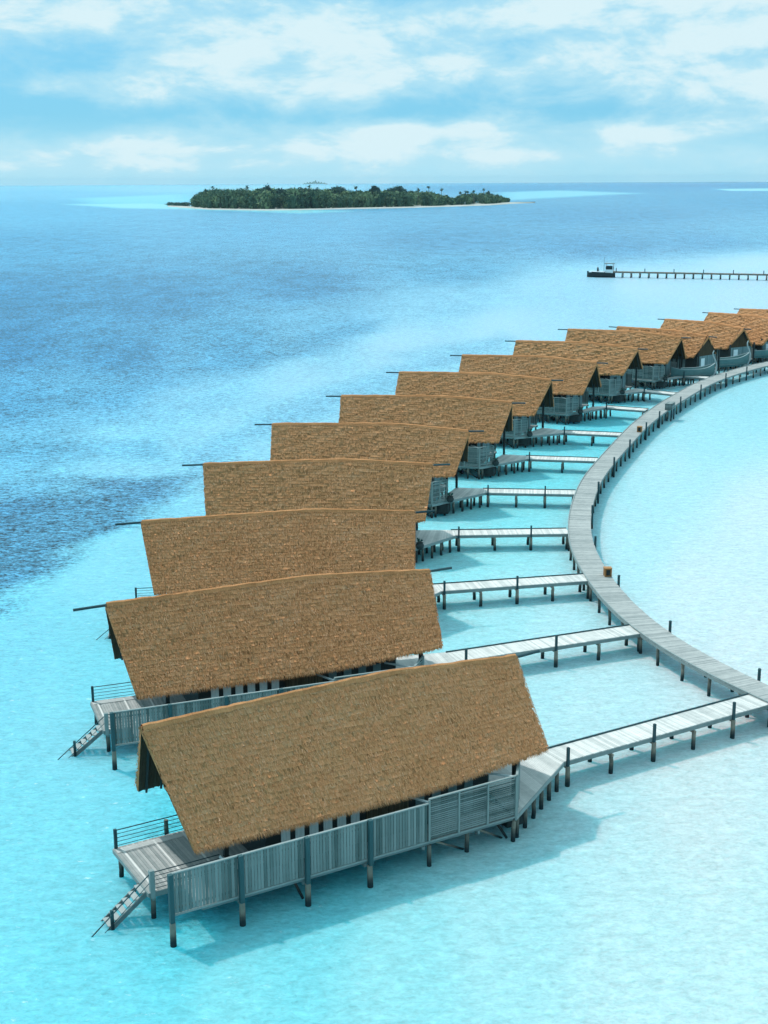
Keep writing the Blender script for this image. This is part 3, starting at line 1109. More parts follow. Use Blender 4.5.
BZ = 1.5
Lw = smooth(resample([at(*q, BZ)[:2] for q in LP], 0.5), 60)
Rw = resample([at(*q, BZ)[:2] for q in RP], 0.25)
Rw = smooth(Rw, 200)
cl, cr_, cc_ = [], [], []
for i in range(len(Lw)):
    dd = np.hypot(*(Rw - Lw[i]).T)
    j = dd.argmin()
    cc_.append((Lw[i] + Rw[j]) / 2)
CL = smooth(resample(cc_, 0.16), 400)
tan = np.gradient(CL, axis=0)
tan /= np.linalg.norm(tan, axis=1, keepdims=True)
nor = np.stack([-tan[:, 1], tan[:, 0]], -1)      # left of the walking direction (outwards from the villas... sign fixed below)
if nor[len(nor) // 3] @ (np.array([30.0, 110.0]) - CL[len(nor) // 3]) > 0:
    nor = -nor                                    # points to the villas' side
dist = np.concatenate([[0], np.cumsum(np.linalg.norm(np.diff(CL, axis=0), axis=1))])
HW = np.interp(CL[:, 1], [70, 150, 190, 240], [1.04, 1.04, 1.22, 1.25])

walk = empty('curved_boardwalk', (CL[0][0], CL[0][1], 0))
tag(walk, 'long grey boardwalk curving past every villa on piles', 'boardwalk')
W0 = Vector((CL[0][0], CL[0][1], 0))
mb = MB()
for i in range(1, len(CL) - 1):
    c, t, n_, hw = CL[i], tan[i], nor[i], HW[i]
    hl = 0.5 * np.linalg.norm(CL[i + 1] - CL[i - 1]) / 2 * 0.93
    e0, e1 = hw + random.uniform(-.02, .02), hw + random.uniform(-.02, .02)
    zz = BZ + random.uniform(-.004, .004)
    cs = [c - t * hl - n_ * e0, c + t * hl - n_ * e0, c + t * hl + n_ * e1, c - t * hl + n_ * e1]
    vs = [(q[0] - W0.x, q[1] - W0.y, zz - .05) for q in cs] + [(q[0] - W0.x, q[1] - W0.y, zz) for q in cs]
    fs = [(0, 3, 2, 1), (4, 5, 6, 7), (0, 1, 5, 4), (1, 2, 6, 5), (2, 3, 7, 6), (3, 0, 4, 7)]
    mb.add(vs, fs)
M['walk'] = wood('grey_boardwalk_boards', (0.19, 0.215, 0.21), (0.43, 0.44, 0.42), (1, 1, 1), 0.85, 0.5)
mb.build('walkway_boards', M['walk'], walk)
for sgn in (1, -1):
    mb = MB()
    for i in range(0, len(CL) - 9, 8):
        a = CL[i] + nor[i] * sgn * (HW[i] - .03)
        b = CL[i + 8] + nor[i + 8] * sgn * (HW[i + 8] - .03)
        mb.beam((a[0] - W0.x, a[1] - W0.y, BZ - .16), (b[0] - W0.x, b[1] - W0.y, BZ - .16), .08, .2, .5)
        if sgn == 1:
            mb.beam((a[0] - W0.x, a[1] - W0.y, BZ + .035), (b[0] - W0.x, b[1] - W0.y, BZ + .035), .09, .06, .8)
    mb.build('edge_beam', M['rail'], walk)
# piles: a pair about every 2.9 m
step = 2.9
nb = int(dist[-1] / step)
pp, caps = [], MB()
for k in range(nb):
    i = int(np.searchsorted(dist, k * step + 1.2))
    if i >= len(CL):
        break
    a = CL[i] + nor[i] * (HW[i] - .12)
    b = CL[i] - nor[i] * (HW[i] - .12)
    pp.append((a[1], (a[0] - W0.x, a[1] - W0.y)))
    pp.append((b[1], (b[0] - W0.x, b[1] - W0.y)))
    caps.beam((a[0] - W0.x + nor[i][0] * .12, a[1] - W0.y + nor[i][1] * .12, BZ - .33), (b[0] - W0.x - nor[i][0] * .12, b[1] - W0.y - nor[i][1] * .12, BZ - .33), .12, .14, .4)
pp.sort(key=lambda q: q[0])
piles_at(walk, [q[1] for q in pp[:98]], BZ - .27, 0.115)
caps.build('cross_beams', M['pile'], walk)
if len(pp) > 98:
    mb = MB()
    for _, (qx, qy) in pp[98:]:
        mb.tube((qx, qy, -1.2), (qx, qy, BZ - .27), .13, .12, 7)
    o = mb.build('far_piles', M['pile'], walk)
    o['kind'] = 'stuff'


def near_walk(p):
    d = np.hypot(CL[:, 0] - p[0], CL[:, 1] - p[1])
    return int(d.argmin())


# bollards on the lagoon side
BOL = [(757, 681), (666, 632), (615.5, 584.5), (593.5, 545), (590, 513), (597.5, 489), (613, 464), (631, 446), (647, 428.5), (660, 417), (681, 402), (704.5, 390), (731, 378.5), (750, 371.5)]
for q in BOL:
    p = at(q[0], q[1], BZ)
    i = near_walk(p)
    c = CL[i] - nor[i] * (HW[i] + .07)
    mb = MB()
    mb.tube((0, 0, -1.2), (0, 0, BZ + .70), .12, .10, 9, .4)
    mb.tube((0, 0, BZ + .70), (0, 0, BZ + .78), .115, .09, 9, .9)
    o = mb.build('bollard', M['post'], walk)
    o.location = (c[0] - W0.x, c[1] - W0.y, 0)

# things standing on the boardwalk
def crate(px, py, label, ww, dd, hh):
    p = at(px, py, BZ)
    i = near_walk(p)
    ang = math.atan2(tan[i][1], tan[i][0])
    c = CL[i] - nor[i] * (HW[i] - .30)
    root = empty('storage_box', (c[0], c[1], BZ + .01), ang)
    tag(root, label, 'box', 'small orange boxes on the boardwalk edge')
    mb = MB()
    mb.box((-ww / 2, -dd / 2, 0), (ww / 2, dd / 2, hh * .88))
    for q in (-ww / 2, ww / 2):
        for r in (-dd / 2, dd / 2):
            mb.box((q - .035, r - .035, 0), (q + .035, r + .035, hh * .9), .9)
    mb.build('case', M['orange'], root)
    mb = MB()
    mb.box((-ww / 2 - .05, -dd / 2 - .05, hh * .88 + .003), (ww / 2 + .05, dd / 2 + .05, hh), 1.2)
    mb.build('lid', M['orange'], root)
    mb = MB()
    for sx in (-1, 1):
        mb.box((sx * (ww / 2 + .012) - .006, -dd / 2 + .1, .12), (sx * (ww / 2 + .012) + .006, dd / 2 - .1, hh * .8), .2)
    mb.build('opening', M['dark'], root)


crate(608, 576, 'small orange-brown box on the boardwalk edge by the third jetty junction', .5, .5, .7)
crate(640, 432, 'tiny orange-brown box on the boardwalk edge far up near the seventh jetty', .5, .5, .7)

p = at(669, 409, BZ)
i = near_walk(p)
c = CL[i] - nor[i] * (HW[i] + .05)
bb = empty('bench_box', (c[0], c[1], BZ), math.atan2(tan[i][1], tan[i][0]))
tag(bb, 'grey slatted box bench hung on the lagoon edge of the boardwalk', 'bench')
mb = MB()
for k in range(6):
    mb.box((-.95, -.48 , .05 + .13 * k), (.95, -.44, .15 + .13 * k))
    mb.box((-.95, .44, .05 + .13 * k), (.95, .48, .15 + .13 * k))
    mb.box((-.95, -.43, .05 + .13 * k), (-.91, .43, .15 + .13 * k))
    mb.box((.91, -.43, .05 + .13 * k), (.95, .43, .15 + .13 * k))
mb.build('slatted_side', M['fence'], bb)
mb = MB()
for k in range(7):
    mb.box((-1.0, -.5 + k * .145, .84), (1.0, -.5 + k * .145 + .13, .88))
mb.build('seat_top', M['fence'], bb)
mb = MB()
for sx in (-.85, .85):
    mb.tube((sx, .4, -BZ - 1.2), (sx, .4, .84), .10, .09, 8)
    mb.tube((sx, -.4, -BZ - 1.2), (sx, -.4, .84), .10, .09, 8)
mb.build('support_post', M['post'], bb)

# ------------------------------------------------------------------ jetties from villas to the boardwalk
#  n : far edge start, far edge end, near edge start, near edge end (pixels of the photo at deck height)
J = {1: [(547.5, 749), (753, 694), (558, 763), (770, 703)], 2: [(452, 652.5), (634, 625), (460, 660), (639, 633)],
     3: [(433, 583.8), (587, 574.5), (443, 591.5), (587, 580)], 4: [(456, 530), (568, 528.5), (454, 535.3), (568, 533.5)],
     5: [(488.5, 487.3), (577, 489.5), (483, 494), (575, 495)], 6: [(529, 455), (599, 457.7), (527, 459.6), (597, 461.5)],
     7: [(564.6, 430), (624, 432.7), (562.5, 433.2), (622, 435.8)], 8: [(608, 405.5), (648, 408.3), (606, 408), (645, 411)],
     9: [(647, 389.6), (677, 392.5), (645, 391.6), (674, 394.7)], 10: [(686, 374.7), (712, 376.7), (684, 376.5), (709, 378.7)]}
JLAB = ['nearest jetty, bleached boards running from the first villa to the right edge',
        'jetty second from the bottom, meeting the boardwalk below the bend',
        'jetty third from the bottom, joining beside the orange box',
        'short level jetty fourth from the bottom, at the tightest bend',
        'jetty fifth from the bottom, thin and level above the bend',
        'jetty sixth from the bottom, crossing to where the boardwalk starts rightward',
        'jetty seventh from the bottom, below the smaller orange box',
        'short jetty eighth from the bottom, below the slatted bench box',
        'short jetty ninth from the bottom, level with the slatted bench box',
        'shortest jetty, tenth from the bottom, by the first boat hull']
for n, q in J.items():
    JZ = BZ - 0.05
    fa, fb, na_, nb_ = [at(*p, JZ) for p in q]
    a, b = (fa + na_) / 2, (fb + nb_) / 2
    d = (b - a)
    Lj = d.length
    yaw = math.atan2(d.y, d.x)
    root = empty('jetty', (a.x, a.y, 0), yaw)
    tag(root, JLAB[n - 1], 'jetty', 'plank jetties joining the villas to the boardwalk')
    hw = 0.92
    # stop at the boardwalk's edge
    i = near_walk(b)
    mb = MB()
    k = int(Lj / .15)
    for i_ in range(k):
        u0 = Lj * i_ / k
        mb.box((u0, -hw + random.uniform(-.015, .015), JZ - .045), (u0 + Lj / k - .012, hw + random.uniform(-.015, .015), JZ + random.uniform(-.004, .004)))
    mb.build('jetty_boards', M['jetty'], root)
    mb = MB()
    for s_ in (-1, 1):
        mb.box((0, s_ * hw - .04, JZ - .27), (Lj, s_ * hw + .04, JZ - .05), .2)
    mb.build('side_beam', M['rail'], root)
    mb = MB()
    mb.box((-.3, hw - .04, JZ + .006), (Lj, hw + .05, JZ + .075), .5)
    mb.build('kerb_rail', M['post'], root)
    sp = 2.9
    nbn = max(2, int(Lj / sp) + 1)
    us = [0.25 + kk * (Lj - .5) / (nbn - 1) for kk in range(nbn)]
    mb = MB()
    ptl = []
    for kk, u0 in enumerate(us):
        mb.box((u0 - .07, -hw - .18, JZ - .42), (u0 + .07, hw + .18, JZ - .275), .4)
        ptl.append((u0, hw - .1))
        if kk % 2 == 1 or kk == nbn - 1:
            ptl.append((u0, -hw - .06))
    mb.build('cross_beams', M['pile'], root)
    piles_at(root, ptl, JZ - .42, 0.13)
    for kk, u0 in enumerate(us):
        if kk % 2 == 0 and kk < nbn - 1:
            mb = MB()
            mb.tube((0, 0, -1.2), (0, 0, JZ - .3), .15, .13, 9, .9)
            pile = mb.build('pile', M['pile'], root)
            pile.location = (u0, -hw - .10, 0)
            mb = MB()
            mb.box((-.07, -.07, JZ - .3), (.07, .07, JZ + .82), .3)
            o = mb.build('post', M['post'], root)
            o.location = (u0, -hw - .10, 0)

    # wedge-shaped entrance deck, belongs to the villa
    vr = VR[n]
    inv = Matrix.Rotation(-VP[n - 1][3], 4, 'Z') @ Matrix.Translation((-VP[n - 1][1], -VP[n - 1][2], 0))
    jn = inv @ (Matrix.Translation((a.x, a.y, 0)) @ Matrix.Rotation(yaw, 4, 'Z') @ Vector((-.02, -hw - .02, 0)))
    jf = inv @ (Matrix.Translation((a.x, a.y, 0)) @ Matrix.Rotation(yaw, 4, 'Z') @ Vector((-.02, hw + .02, 0)))
    corner = Vector((17.56, -FV, 0))
    farc = Vector((18.6, 3.0, 0))
    mb = MB()
    # boards radiate: strips between the line (corner-farc) and the line (jn-jf)
    kb = 44
    Z0 = DZ - .003
    for i_ in range(kb):
        t0, t1 = i_ / kb, (i_ + .93) / kb
        lo0, lo1 = corner.lerp(jn, t0), corner.lerp(jn, t1)
        hi0, hi1 = farc.lerp(jf, t0), farc.lerp(jf, t1)
        zz = Z0 + (JZ - Z0) * t0
        vs = [(lo0.x, lo0.y, zz - .05), (lo1.x, lo1.y, zz - .05), (hi1.x, hi1.y, zz - .05), (hi0.x, hi0.y, zz - .05),
              (lo0.x, lo0.y, zz), (lo1.x, lo1.y, zz), (hi1.x, hi1.y, zz), (hi0.x, hi0.y, zz)]
        mb.add(vs, [(0, 3, 2, 1), (4, 5, 6, 7), (0, 1, 5, 4), (1, 2, 6, 5), (2, 3, 7, 6), (3, 0, 4, 7)], .25 + .5 * ((i_ // 6) % 2) + random.uniform(-.2, .2))
    mb.build('entrance_deck', M['jetty'], vr)
    mb = MB()
    mb.beam((corner.x, corner.y, DZ - .13), (jn.x, jn.y, JZ - .13), .10, .24, .9)
    mb.beam((farc.x, farc.y, DZ - .13), (jf.x, jf.y, JZ - .13), .10, .24, .6)
    mb.build('deck_edge', M['rail'], vr)
    ln = (jn - corner).length
    pts = []
    m_ = max(3, int(ln / 1.1))
    for i_ in range(m_):
        c = corner.lerp(jn, (i_ + .35) / m_)
        pts.append((c.x + .0, c.y + .12))
        c2 = corner.lerp(jn, (i_ + .35) / m_).lerp(farc.lerp(jf, (i_ + .35) / m_), .5)
        pts.append((c2.x, c2.y))
    piles_at(vr, pts, DZ - .27, 0.12)
    # dark pot by the screen
    pw = vworld(n, 19.15, 3.55, DZ + .01)
    if n >= 2:
        pot = empty('garden_pot', pw, 0)
        tag(pot, ['', '', 'dark garden pot by the entrance screen of the second villa', 'dark garden pot by the entrance screen of the third villa', 'dark garden pot by the entrance screen of the fourth villa',
                  'dark garden pot by the entrance screen of the fifth villa', 'dark garden pot by the entrance screen of the sixth villa', 'dark garden pot by the entrance screen of the seventh villa',
                  'dark garden pot by the entrance screen of the eighth villa', 'dark garden pot by the entrance screen of the ninth villa', 'dark garden pot by the entrance screen of the tenth villa'][n], 'pot', 'dark pots on the entrance decks')
        mb = MB()
        pr = [(0.0, .20), (.15, .33), (.35, .38), (.5, .30), (.56, .27), (.6, .31)]
        for (z0, r0), (z1, r1) in zip(pr[:-1], pr[1:]):
            mb.tube((0, 0, z0), (0, 0, z1), r0, r1, 12, .4)
        mb.build('bowl', M['dark'], pot)
        mb = MB()
        for _ in range(26):
            an, rr_ = random.uniform(0, 6.28), random.uniform(.15, .4)
            mb.add([(0, 0, .6), (math.cos(an) * rr_ * .6 + .03, math.sin(an) * rr_ * .6, .6 + random.uniform(.2, .4)), (math.cos(an) * rr_, math.sin(an) * rr_, .6 + random.uniform(.1, .5))], [(0, 1, 2)])
        mb.build('leaves', M['leafdark'], pot)

# ------------------------------------------------------------------ boat-hull courts in front of the farther villas
HULL = {11: ((673, 376.5), (717, 375)), 12: ((708, 366.6), (752, 363.6)), 13: ((744, 357), (788, 355))}
HLAB = {11: 'teal boat hull court with curved prow before the first white-doored villa',
        12: 'teal boat hull court with tall pale prow before the second white-doored villa',
        13: 'teal boat hull court cut by the right frame edge'}
for n, (qa, qb) in HULL.items():
    a, b = at(*qa, BZ), at(*qb, BZ)
    d = b - a
    Lh = d.length
    root = empty('boat_hull_court', (a.x, a.y, 0), math.atan2(d.y, d.x))
    tag(root, HLAB[n], 'boat hull', 'boat-shaped courts before the villas')
    K = 26
    mb = MB()
    half = 1.0

    def wid(t):
        return half * (1 - abs(2 * t - 1) ** 2.6) + .02

    def sheer(t):
        return BZ + 1.0 + .75 * max(0, (t - .55) / .45) ** 2 + .35 * max(0, (.3 - t) / .3) ** 2
    for s_ in (-1, 1):
        for r_ in range(6):
            for k in range(K):
                t0, t1 = k / K, (k + 1) / K
                def pt(t, f):
                    zb = BZ - .35 + .25 * abs(2 * t - 1) ** 3
                    return (t * Lh, half + s_ * wid(t) * (0.62 + .38 * f ** .6), zb + (sheer(t) - zb) * f)
                f0, f1 = r_ / 6, (r_ + .93) / 6
                v4 = [pt(t0, f0), pt(t1, f0), pt(t1, f1), pt(t0, f1)]
                v8 = v4 + [(q_[0], q_[1] - s_ * .06, q_[2]) for q_ in v4]
                mb.add(v8, [(0, 1, 2, 3), (7, 6, 5, 4), (0, 4, 5, 1), (1, 5, 6, 2), (2, 6, 7, 3), (3, 7, 4, 0)], .2 + .15 * r_ + random.uniform(-.1, .1))
    mb.build('hull_planking', M['hull'], root)
    mb = MB()
    for k in range(K):
        t0, t1 = (k + .0) / K, (k + 1) / K
        mb.add([(t0 * Lh, half - wid(t0) * .9, BZ + .02), (t1 * Lh, half - wid(t1) * .9, BZ + .02), (t1 * Lh, half + wid(t1) * .9, BZ + .02), (t0 * Lh, half + wid(t0) * .9, BZ + .02)], [(0, 1, 2, 3)])
    mb.build('inner_deck', M['deck'], root)
    mb = MB()
    pth = [(Lh - .25, half, BZ - .3), (Lh + .25, half, BZ + .5), (Lh + .30, half, BZ + 1.4), (Lh + .05, half, BZ + 2.2), (Lh - .35, half, BZ + 2.9), (Lh - .45, half, BZ + 3.4), (Lh - .25, half, BZ + 3.8)]
    mb.path([Vector(q_) for q_ in pth], [.17, .17, .15, .13, .11, .10, .08], 8)
    mb.build('prow', M['prow'], root)
    mb = MB()
    for k in range(K):
        t0, t1 = k / K, (k + 1) / K
        for s_ in (-1, 1):
            mb.beam((t0 * Lh, half + s_ * wid(t0), sheer(t0) + .03), (t1 * Lh, half + s_ * wid(t1), sheer(t1) + .03), .12, .06, .8)
    mb.build('gunwale', M['prow'], root)
    piles_at(root, [(t * Lh, half + s_ * wid(t) * .5) for t in (.12, .3, .5, .7, .88) for s_ in (-1, 1)], BZ - .1, .13)

# ------------------------------------------------------------------ daybeds on the two terraces one can see into
for n, (uu, vv), lab in ((1, (3.6, 2.7), 'white cushioned lounger under the roof edge of the nearest villa'),
                         (2, (3.3, 2.9), 'white cushioned lounger under the eave of the second villa')):
    root = empty('lounger', vworld(n, uu, vv, DZ + .02), VP[n - 1][3])
    tag(root, lab, 'lounger', 'white loungers on the shaded terraces')
    mb = MB()
    mb.box((-1.0, -.42, .22), (1.0, .42, .30), .4)
    mb.build('frame', M['rail'], root)
    for sx in (-.9, .9):
        for sy in (-.34, .34):
            mb = MB()
            mb.box((sx - .04, sy - .04, 0), (sx + .04, sy + .04, .22), .4)
            mb.build('leg', M['rail'], root)
    mb = MB()
    mb.box((-.35, -.38, .305), (.98, .38, .43), .6)
    mb.build('mattress', M['linen'], root)
    mb = MB()
    mb.beam((-.36, 0, .37), (-.98, 0, .80), .76, .12, .8)
    mb.build('backrest', M['linen'], root)

# ------------------------------------------------------------------ far pier with a boat at its head
pa, pb = at(612, 277.2, 0), at(768, 280.2, 0)
ext = (pb - pa)
pb2 = pb + ext * 0.25
root = empty('far_pier', pa, math.atan2(ext.y, ext.x))
tag(root, 'thin dark pier on many piles running in from the right edge', 'pier')
Lp = (pb2 - pa).length
mb = MB()
mb.box((0, -1.2, 1.75), (Lp, 1.2, 1.95), .4)
mb.build('pier_deck', M['pile'], root)
mb = MB()
mb.box((0, -1.25, 1.5), (Lp, -1.1, 1.745), .4)
mb.box((0, 1.1, 1.5), (Lp, 1.25, 1.745), .4)
mb.build('side_beam', M['pile'], root)
ptl = [(u, v) for u in np.arange(.6, Lp, 2.9) for v in (-1.05, 1.05)]
piles_at(root, ptl[:78], 1.5, .17)
for u in np.arange(1.5, Lp, 9.5):
    mb = MB()
    mb.box((-.12, -.12, 1.955), (.12, .12, 3.1), .3)
    o = mb.build('post', M['post'], root)
    o.location = (u, -1.0, 0)

bp0 = at(601, 277.2, 0)
boat = empty('moored_boat', bp0, math.atan2(ext.y, ext.x))
tag(boat, 'dark hulled boat with small roofed cabin at the pier head', 'boat')
mb = MB()
K = 16
Lb = 9.5
rows = []
for k in range(K + 1):
    t = k / K
    wd_ = 1.45 * (1 - abs(2 * t - 1) ** 3.2) + .05
    sh = 1.55 + .45 * (1 - t) ** 2
    rows.append([(-Lb / 2 + Lb * t, -wd_, sh), (-Lb / 2 + Lb * t, -wd_ * .85, .5), (-Lb / 2 + Lb * t, -wd_ * .4, -.3), (-Lb / 2 + Lb * t, wd_ * .4, -.3), (-Lb / 2 + Lb * t, wd_ * .85, .5), (-Lb / 2 + Lb * t, wd_, sh)])
vs = [q for r in rows for q in r]
fs = []
for k in range(K):
    for i in range(5):
        fs.append((k * 6 + i, k * 6 + i + 1, (k + 1) * 6 + i + 1, (k + 1) * 6 + i))
    fs.append((k * 6 + 5, k * 6, (k + 1) * 6, (k + 1) * 6 + 5))
fs += [(0, 1, 2, 3, 4, 5), tuple(K * 6 + i for i in (5, 4, 3, 2, 1, 0))]
mb.add(vs, fs, .5)
mb.build('hull', M['dark'], boat)
mb = MB()
mb.box((-Lb / 2 + .8, -1.15, 1.62), (1.0, 1.15, 1.95), .7)
mb.build('foredeck', M['white'], boat)
mb = MB()
for sx in (1.6, 4.0):
    for sy in (-1.0, 1.0):
        mb.box((sx - .08, sy - .08, 1.5), (sx + .08, sy + .08, 4.5), .4)
mb.box((1.6, -.95, 1.5), (4.0, .95, 2.6), .9)
mb.build('cabin', M['white'], boat)
mb = MB()
mb.box((1.72, -.97, 2.65), (3.88, .97, 3.75), .2)
mb.build('cabin_window', M['dark'], boat)
mb = MB()
mb.box((1.2, -1.35, 4.5), (4.4, 1.35, 4.68), .2)
mb.build('cabin_roof', M['rail'], boat)
mb = MB()
mb.tube((.9, 0, 1.6), (.9, 0, 6.6), .07, .04, 6)
mb.build('mast', M['dark'], boat)
mb = MB()
mb.tube((-1.2, .4, 1.95), (-1.2, .4, 2.9), .35, .3, 8)
mb.tube((-1.2, .4, 2.9), (-1.2, .4, 3.3), .2, .15, 8)
mb.build('winch', M['dark'], boat)

# ------------------------------------------------------------------ wooded island
BASE = [(168, 206), (190, 207.5), (210, 209), (266, 209.8), (300, 209.4), (340, 208.6), (400, 207.4), (440, 206.3), (460, 205.6), (490, 204.6), (510, 203.2), (535, 202)]
TOP = [(170, 202.5), (188, 202), (194, 198), (200, 193), (205, 190.5), (212, 188), (225, 188), (245, 187.5), (259, 188), (266, 187), (279, 187), (296, 187), (318, 187), (333, 188), (346, 189), (356, 190), (374, 189), (384, 189), (397, 189), (408, 189), (418, 191), (430, 192), (444, 195), (454, 199.5), (459, 196), (470, 194), (483, 193), (496, 196), (506, 198), (511, 200)]
bx, by = zip(*BASE)
tx, ty = zip(*TOP)
ty = [q + (1.3 if 200 < p < 412 else 0.0 if p < 452 else -.9 if p < 500 else 0.2) for p, q in zip(tx, ty)]


def island_xy(px, extra):
    p = at(px, np.interp(px, bx, by) - .4)
    d = Vector((p.x, p.y, 0))
    return d * (1 + extra / d.length)


def z_for(px, py, P):
    """height that reaches the given skyline at P"""
    q = at(px, 400, 0)
    r = math.hypot(P.x, P.y)
    y = py - 512
    ang = PITCH + math.atan((py + (384 - px) * -ROLL - 512) / F_PX)
    return CAM_H - math.tan(ang) * r


# sand
pts_f = [at(x, y + .6) for x, y in BASE]
wdb = [18, 60, 180, 220, 230, 230, 230, 230, 200, 120, 60, 8]
pts_b = [Vector((p.x, p.y, 0)) * (1 + d_ / p.length) for p, d_ in zip(pts_f, wdb)]
n = len(pts_f)
V = []
for p in pts_f:
    V.append((p.x, p.y, -.6))
for p in pts_f:
    q = Vector((p.x, p.y, 0)) * (1 + min(14, 7) / p.length)
    V.append((q.x, q.y, .28))
for p in pts_b:
    q = Vector((p.x, p.y, 0)) * (1 - 4 / p.length)
    V.append((q.x, q.y, 1.1))
for p in pts_b:
    V.append((p.x, p.y, -.8))
mb = MB()
fs = []
for r in range(3):
    for i in range(n - 1):
        fs.append((r * n + i, r * n + i + 1, (r + 1) * n + i + 1, (r + 1) * n + i))
mb.add(V, fs, .5)
tag(mb.build('island_sand', M['sand']), kind='structure')

# forest mass
NB = 520
Vl, Tl = [], []
core = MB()
for k in range(NB):
    px = random.uniform(193, 510)
    ex = random.uniform(6, 190) if k > 170 else random.uniform(-2, 14)
    P = island_xy(px, ex)
    back = ex > 60
    ytop = np.interp(px, tx, ty)
    if not back:
        ytop = ytop + random.uniform(1.0, 9.0) * (np.interp(px, bx, by) - ytop) / 20
    else:
        ytop += random.uniform(-.3, 2.2)
    zt = max(3.5, z_for(px, ytop, P))
    rad = min(random.uniform(3, 10), zt * .45)
    zc = zt - rad
    m = 170
    u = rng.normal(0, 1, (m, 3))
    u /= np.linalg.norm(u, axis=1, keepdims=True)
    u[:, 2] = np.where(rng.random(m) < .7, np.abs(u[:, 2]), -rng.uniform(0, max(1.0, zc / rad), m))
    c = np.array([P.x, P.y, zc]) + u * rad * rng.uniform(.75, 1.15, (m, 1))
    sz = rng.uniform(.5, 1.7, (m, 1))
    a1, a2 = rng.normal(0, 1, (m, 3)), rng.normal(0, 1, (m, 3))
    tri = np.stack([c + a1 * sz * .7, c + a2 * sz * .7, c - (a1 + a2) * sz * .45], 1)
    Vl.append(tri.reshape(-1, 3))
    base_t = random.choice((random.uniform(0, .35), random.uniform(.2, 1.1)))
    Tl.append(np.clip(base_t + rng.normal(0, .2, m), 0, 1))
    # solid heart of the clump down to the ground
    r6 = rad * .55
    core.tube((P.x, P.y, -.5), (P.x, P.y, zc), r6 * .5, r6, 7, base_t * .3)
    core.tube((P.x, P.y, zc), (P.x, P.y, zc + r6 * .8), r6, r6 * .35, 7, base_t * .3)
Vl = np.concatenate(Vl)
Tl = np.concatenate(Tl)
Vc = np.array(core.v)
tris, tt = [], []
for f, t_ in zip(core.f, core.tn):
    for i in range(1, len(f) - 1):
        tris.append((f[0], f[i], f[i + 1]))
        tt.append(t_)
tris = np.array(tris) + len(Vl)
Fall = np.concatenate([np.arange(len(Vl)).reshape(-1, 3), tris])
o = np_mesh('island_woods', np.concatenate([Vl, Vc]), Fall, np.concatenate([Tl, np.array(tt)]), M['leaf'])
tag(o, 'dense green woods covering the low island', 'woods', kind='stuff')


def broad_tree(px, ytop, wpx, label, dome=True):
    P = island_xy(px, 20 if wpx < 14 else 70)
    zt = z_for(px, ytop, P)
    dist_ = math.hypot(P.x, P.y)
    R = wpx / 2 * dist_ / F_PX
    root = empty('broadleaf_tree', (P.x, P.y, .9))
    tag(root, label, 'tree', 'single trees standing out of the island woods')
    mb = MB()
    hh = zt - .9
    mb.path([Vector((0, 0, -1)), Vector((.3, 0, hh * .35)), Vector((0, .3, hh * .7))], [.9, .7, .4], 8)
    for k in range(6):
        an = k * 1.05
        mb.tube((0, 0, hh * .45), (math.cos(an) * R * .6, math.sin(an) * R * .6, hh * .75), .35, .12, 6)
    mb.build('trunk', M['trunk'], root)
    m = 2600
    depth = hh * (.38 if dome else .62)
    nb_ = 16
    cs = np.stack([rng.uniform(-.75, .75, nb_) * R, rng.uniform(-.75, .75, nb_) * R, np.zeros(nb_)], -1)
    cs[:, 2] = hh - depth * .5 - (cs[:, 0] ** 2 + cs[:, 1] ** 2) / R ** 2 * depth * .6 - rng.uniform(0, .12, nb_) * hh
    idx = rng.integers(0, nb_, m)
    u = rng.normal(0, 1, (m, 3))
    u /= np.linalg.norm(u, axis=1, keepdims=True)
    c = cs[idx] + u * rng.uniform(.5, 1, (m, 1)) * np.array([R * .36, R * .36, depth * .42])
    c[:, 2] = np.minimum(c[:, 2], hh)
    a1, a2 = rng.normal(0, .6, (m, 3)), rng.normal(0, .6, (m, 3))
    tri = np.stack([c + a1, c + a2, c - (a1 + a2) * .6], 1).reshape(-1, 3)
    np_mesh('crown', tri, np.arange(len(tri)).reshape(-1, 3), rng.random(nb_)[idx] * .7 + rng.random(m) * .3, M['leafdark'], root)


broad_tree(267, 180.3, 13, 'tallest dark tree sticking up left of the middle of the island', False)
broad_tree(281, 183.5, 10, 'dark round tree just right of the tallest island tree', False)
broad_tree(300, 185.5, 9, 'small dark tree between the tallest tree and the left dome', False)
broad_tree(318, 184.8, 8, 'small dark tree beneath the far hazy islet', False)
broad_tree(337, 185.0, 24, 'leftmost of the three dark dome-shaped trees', True)
broad_tree(375, 184.0, 13, 'middle one of the three dark dome-shaped trees', True)
broad_tree(398, 183.8, 23, 'widest flat domed tree, rightmost of the three domes', True)


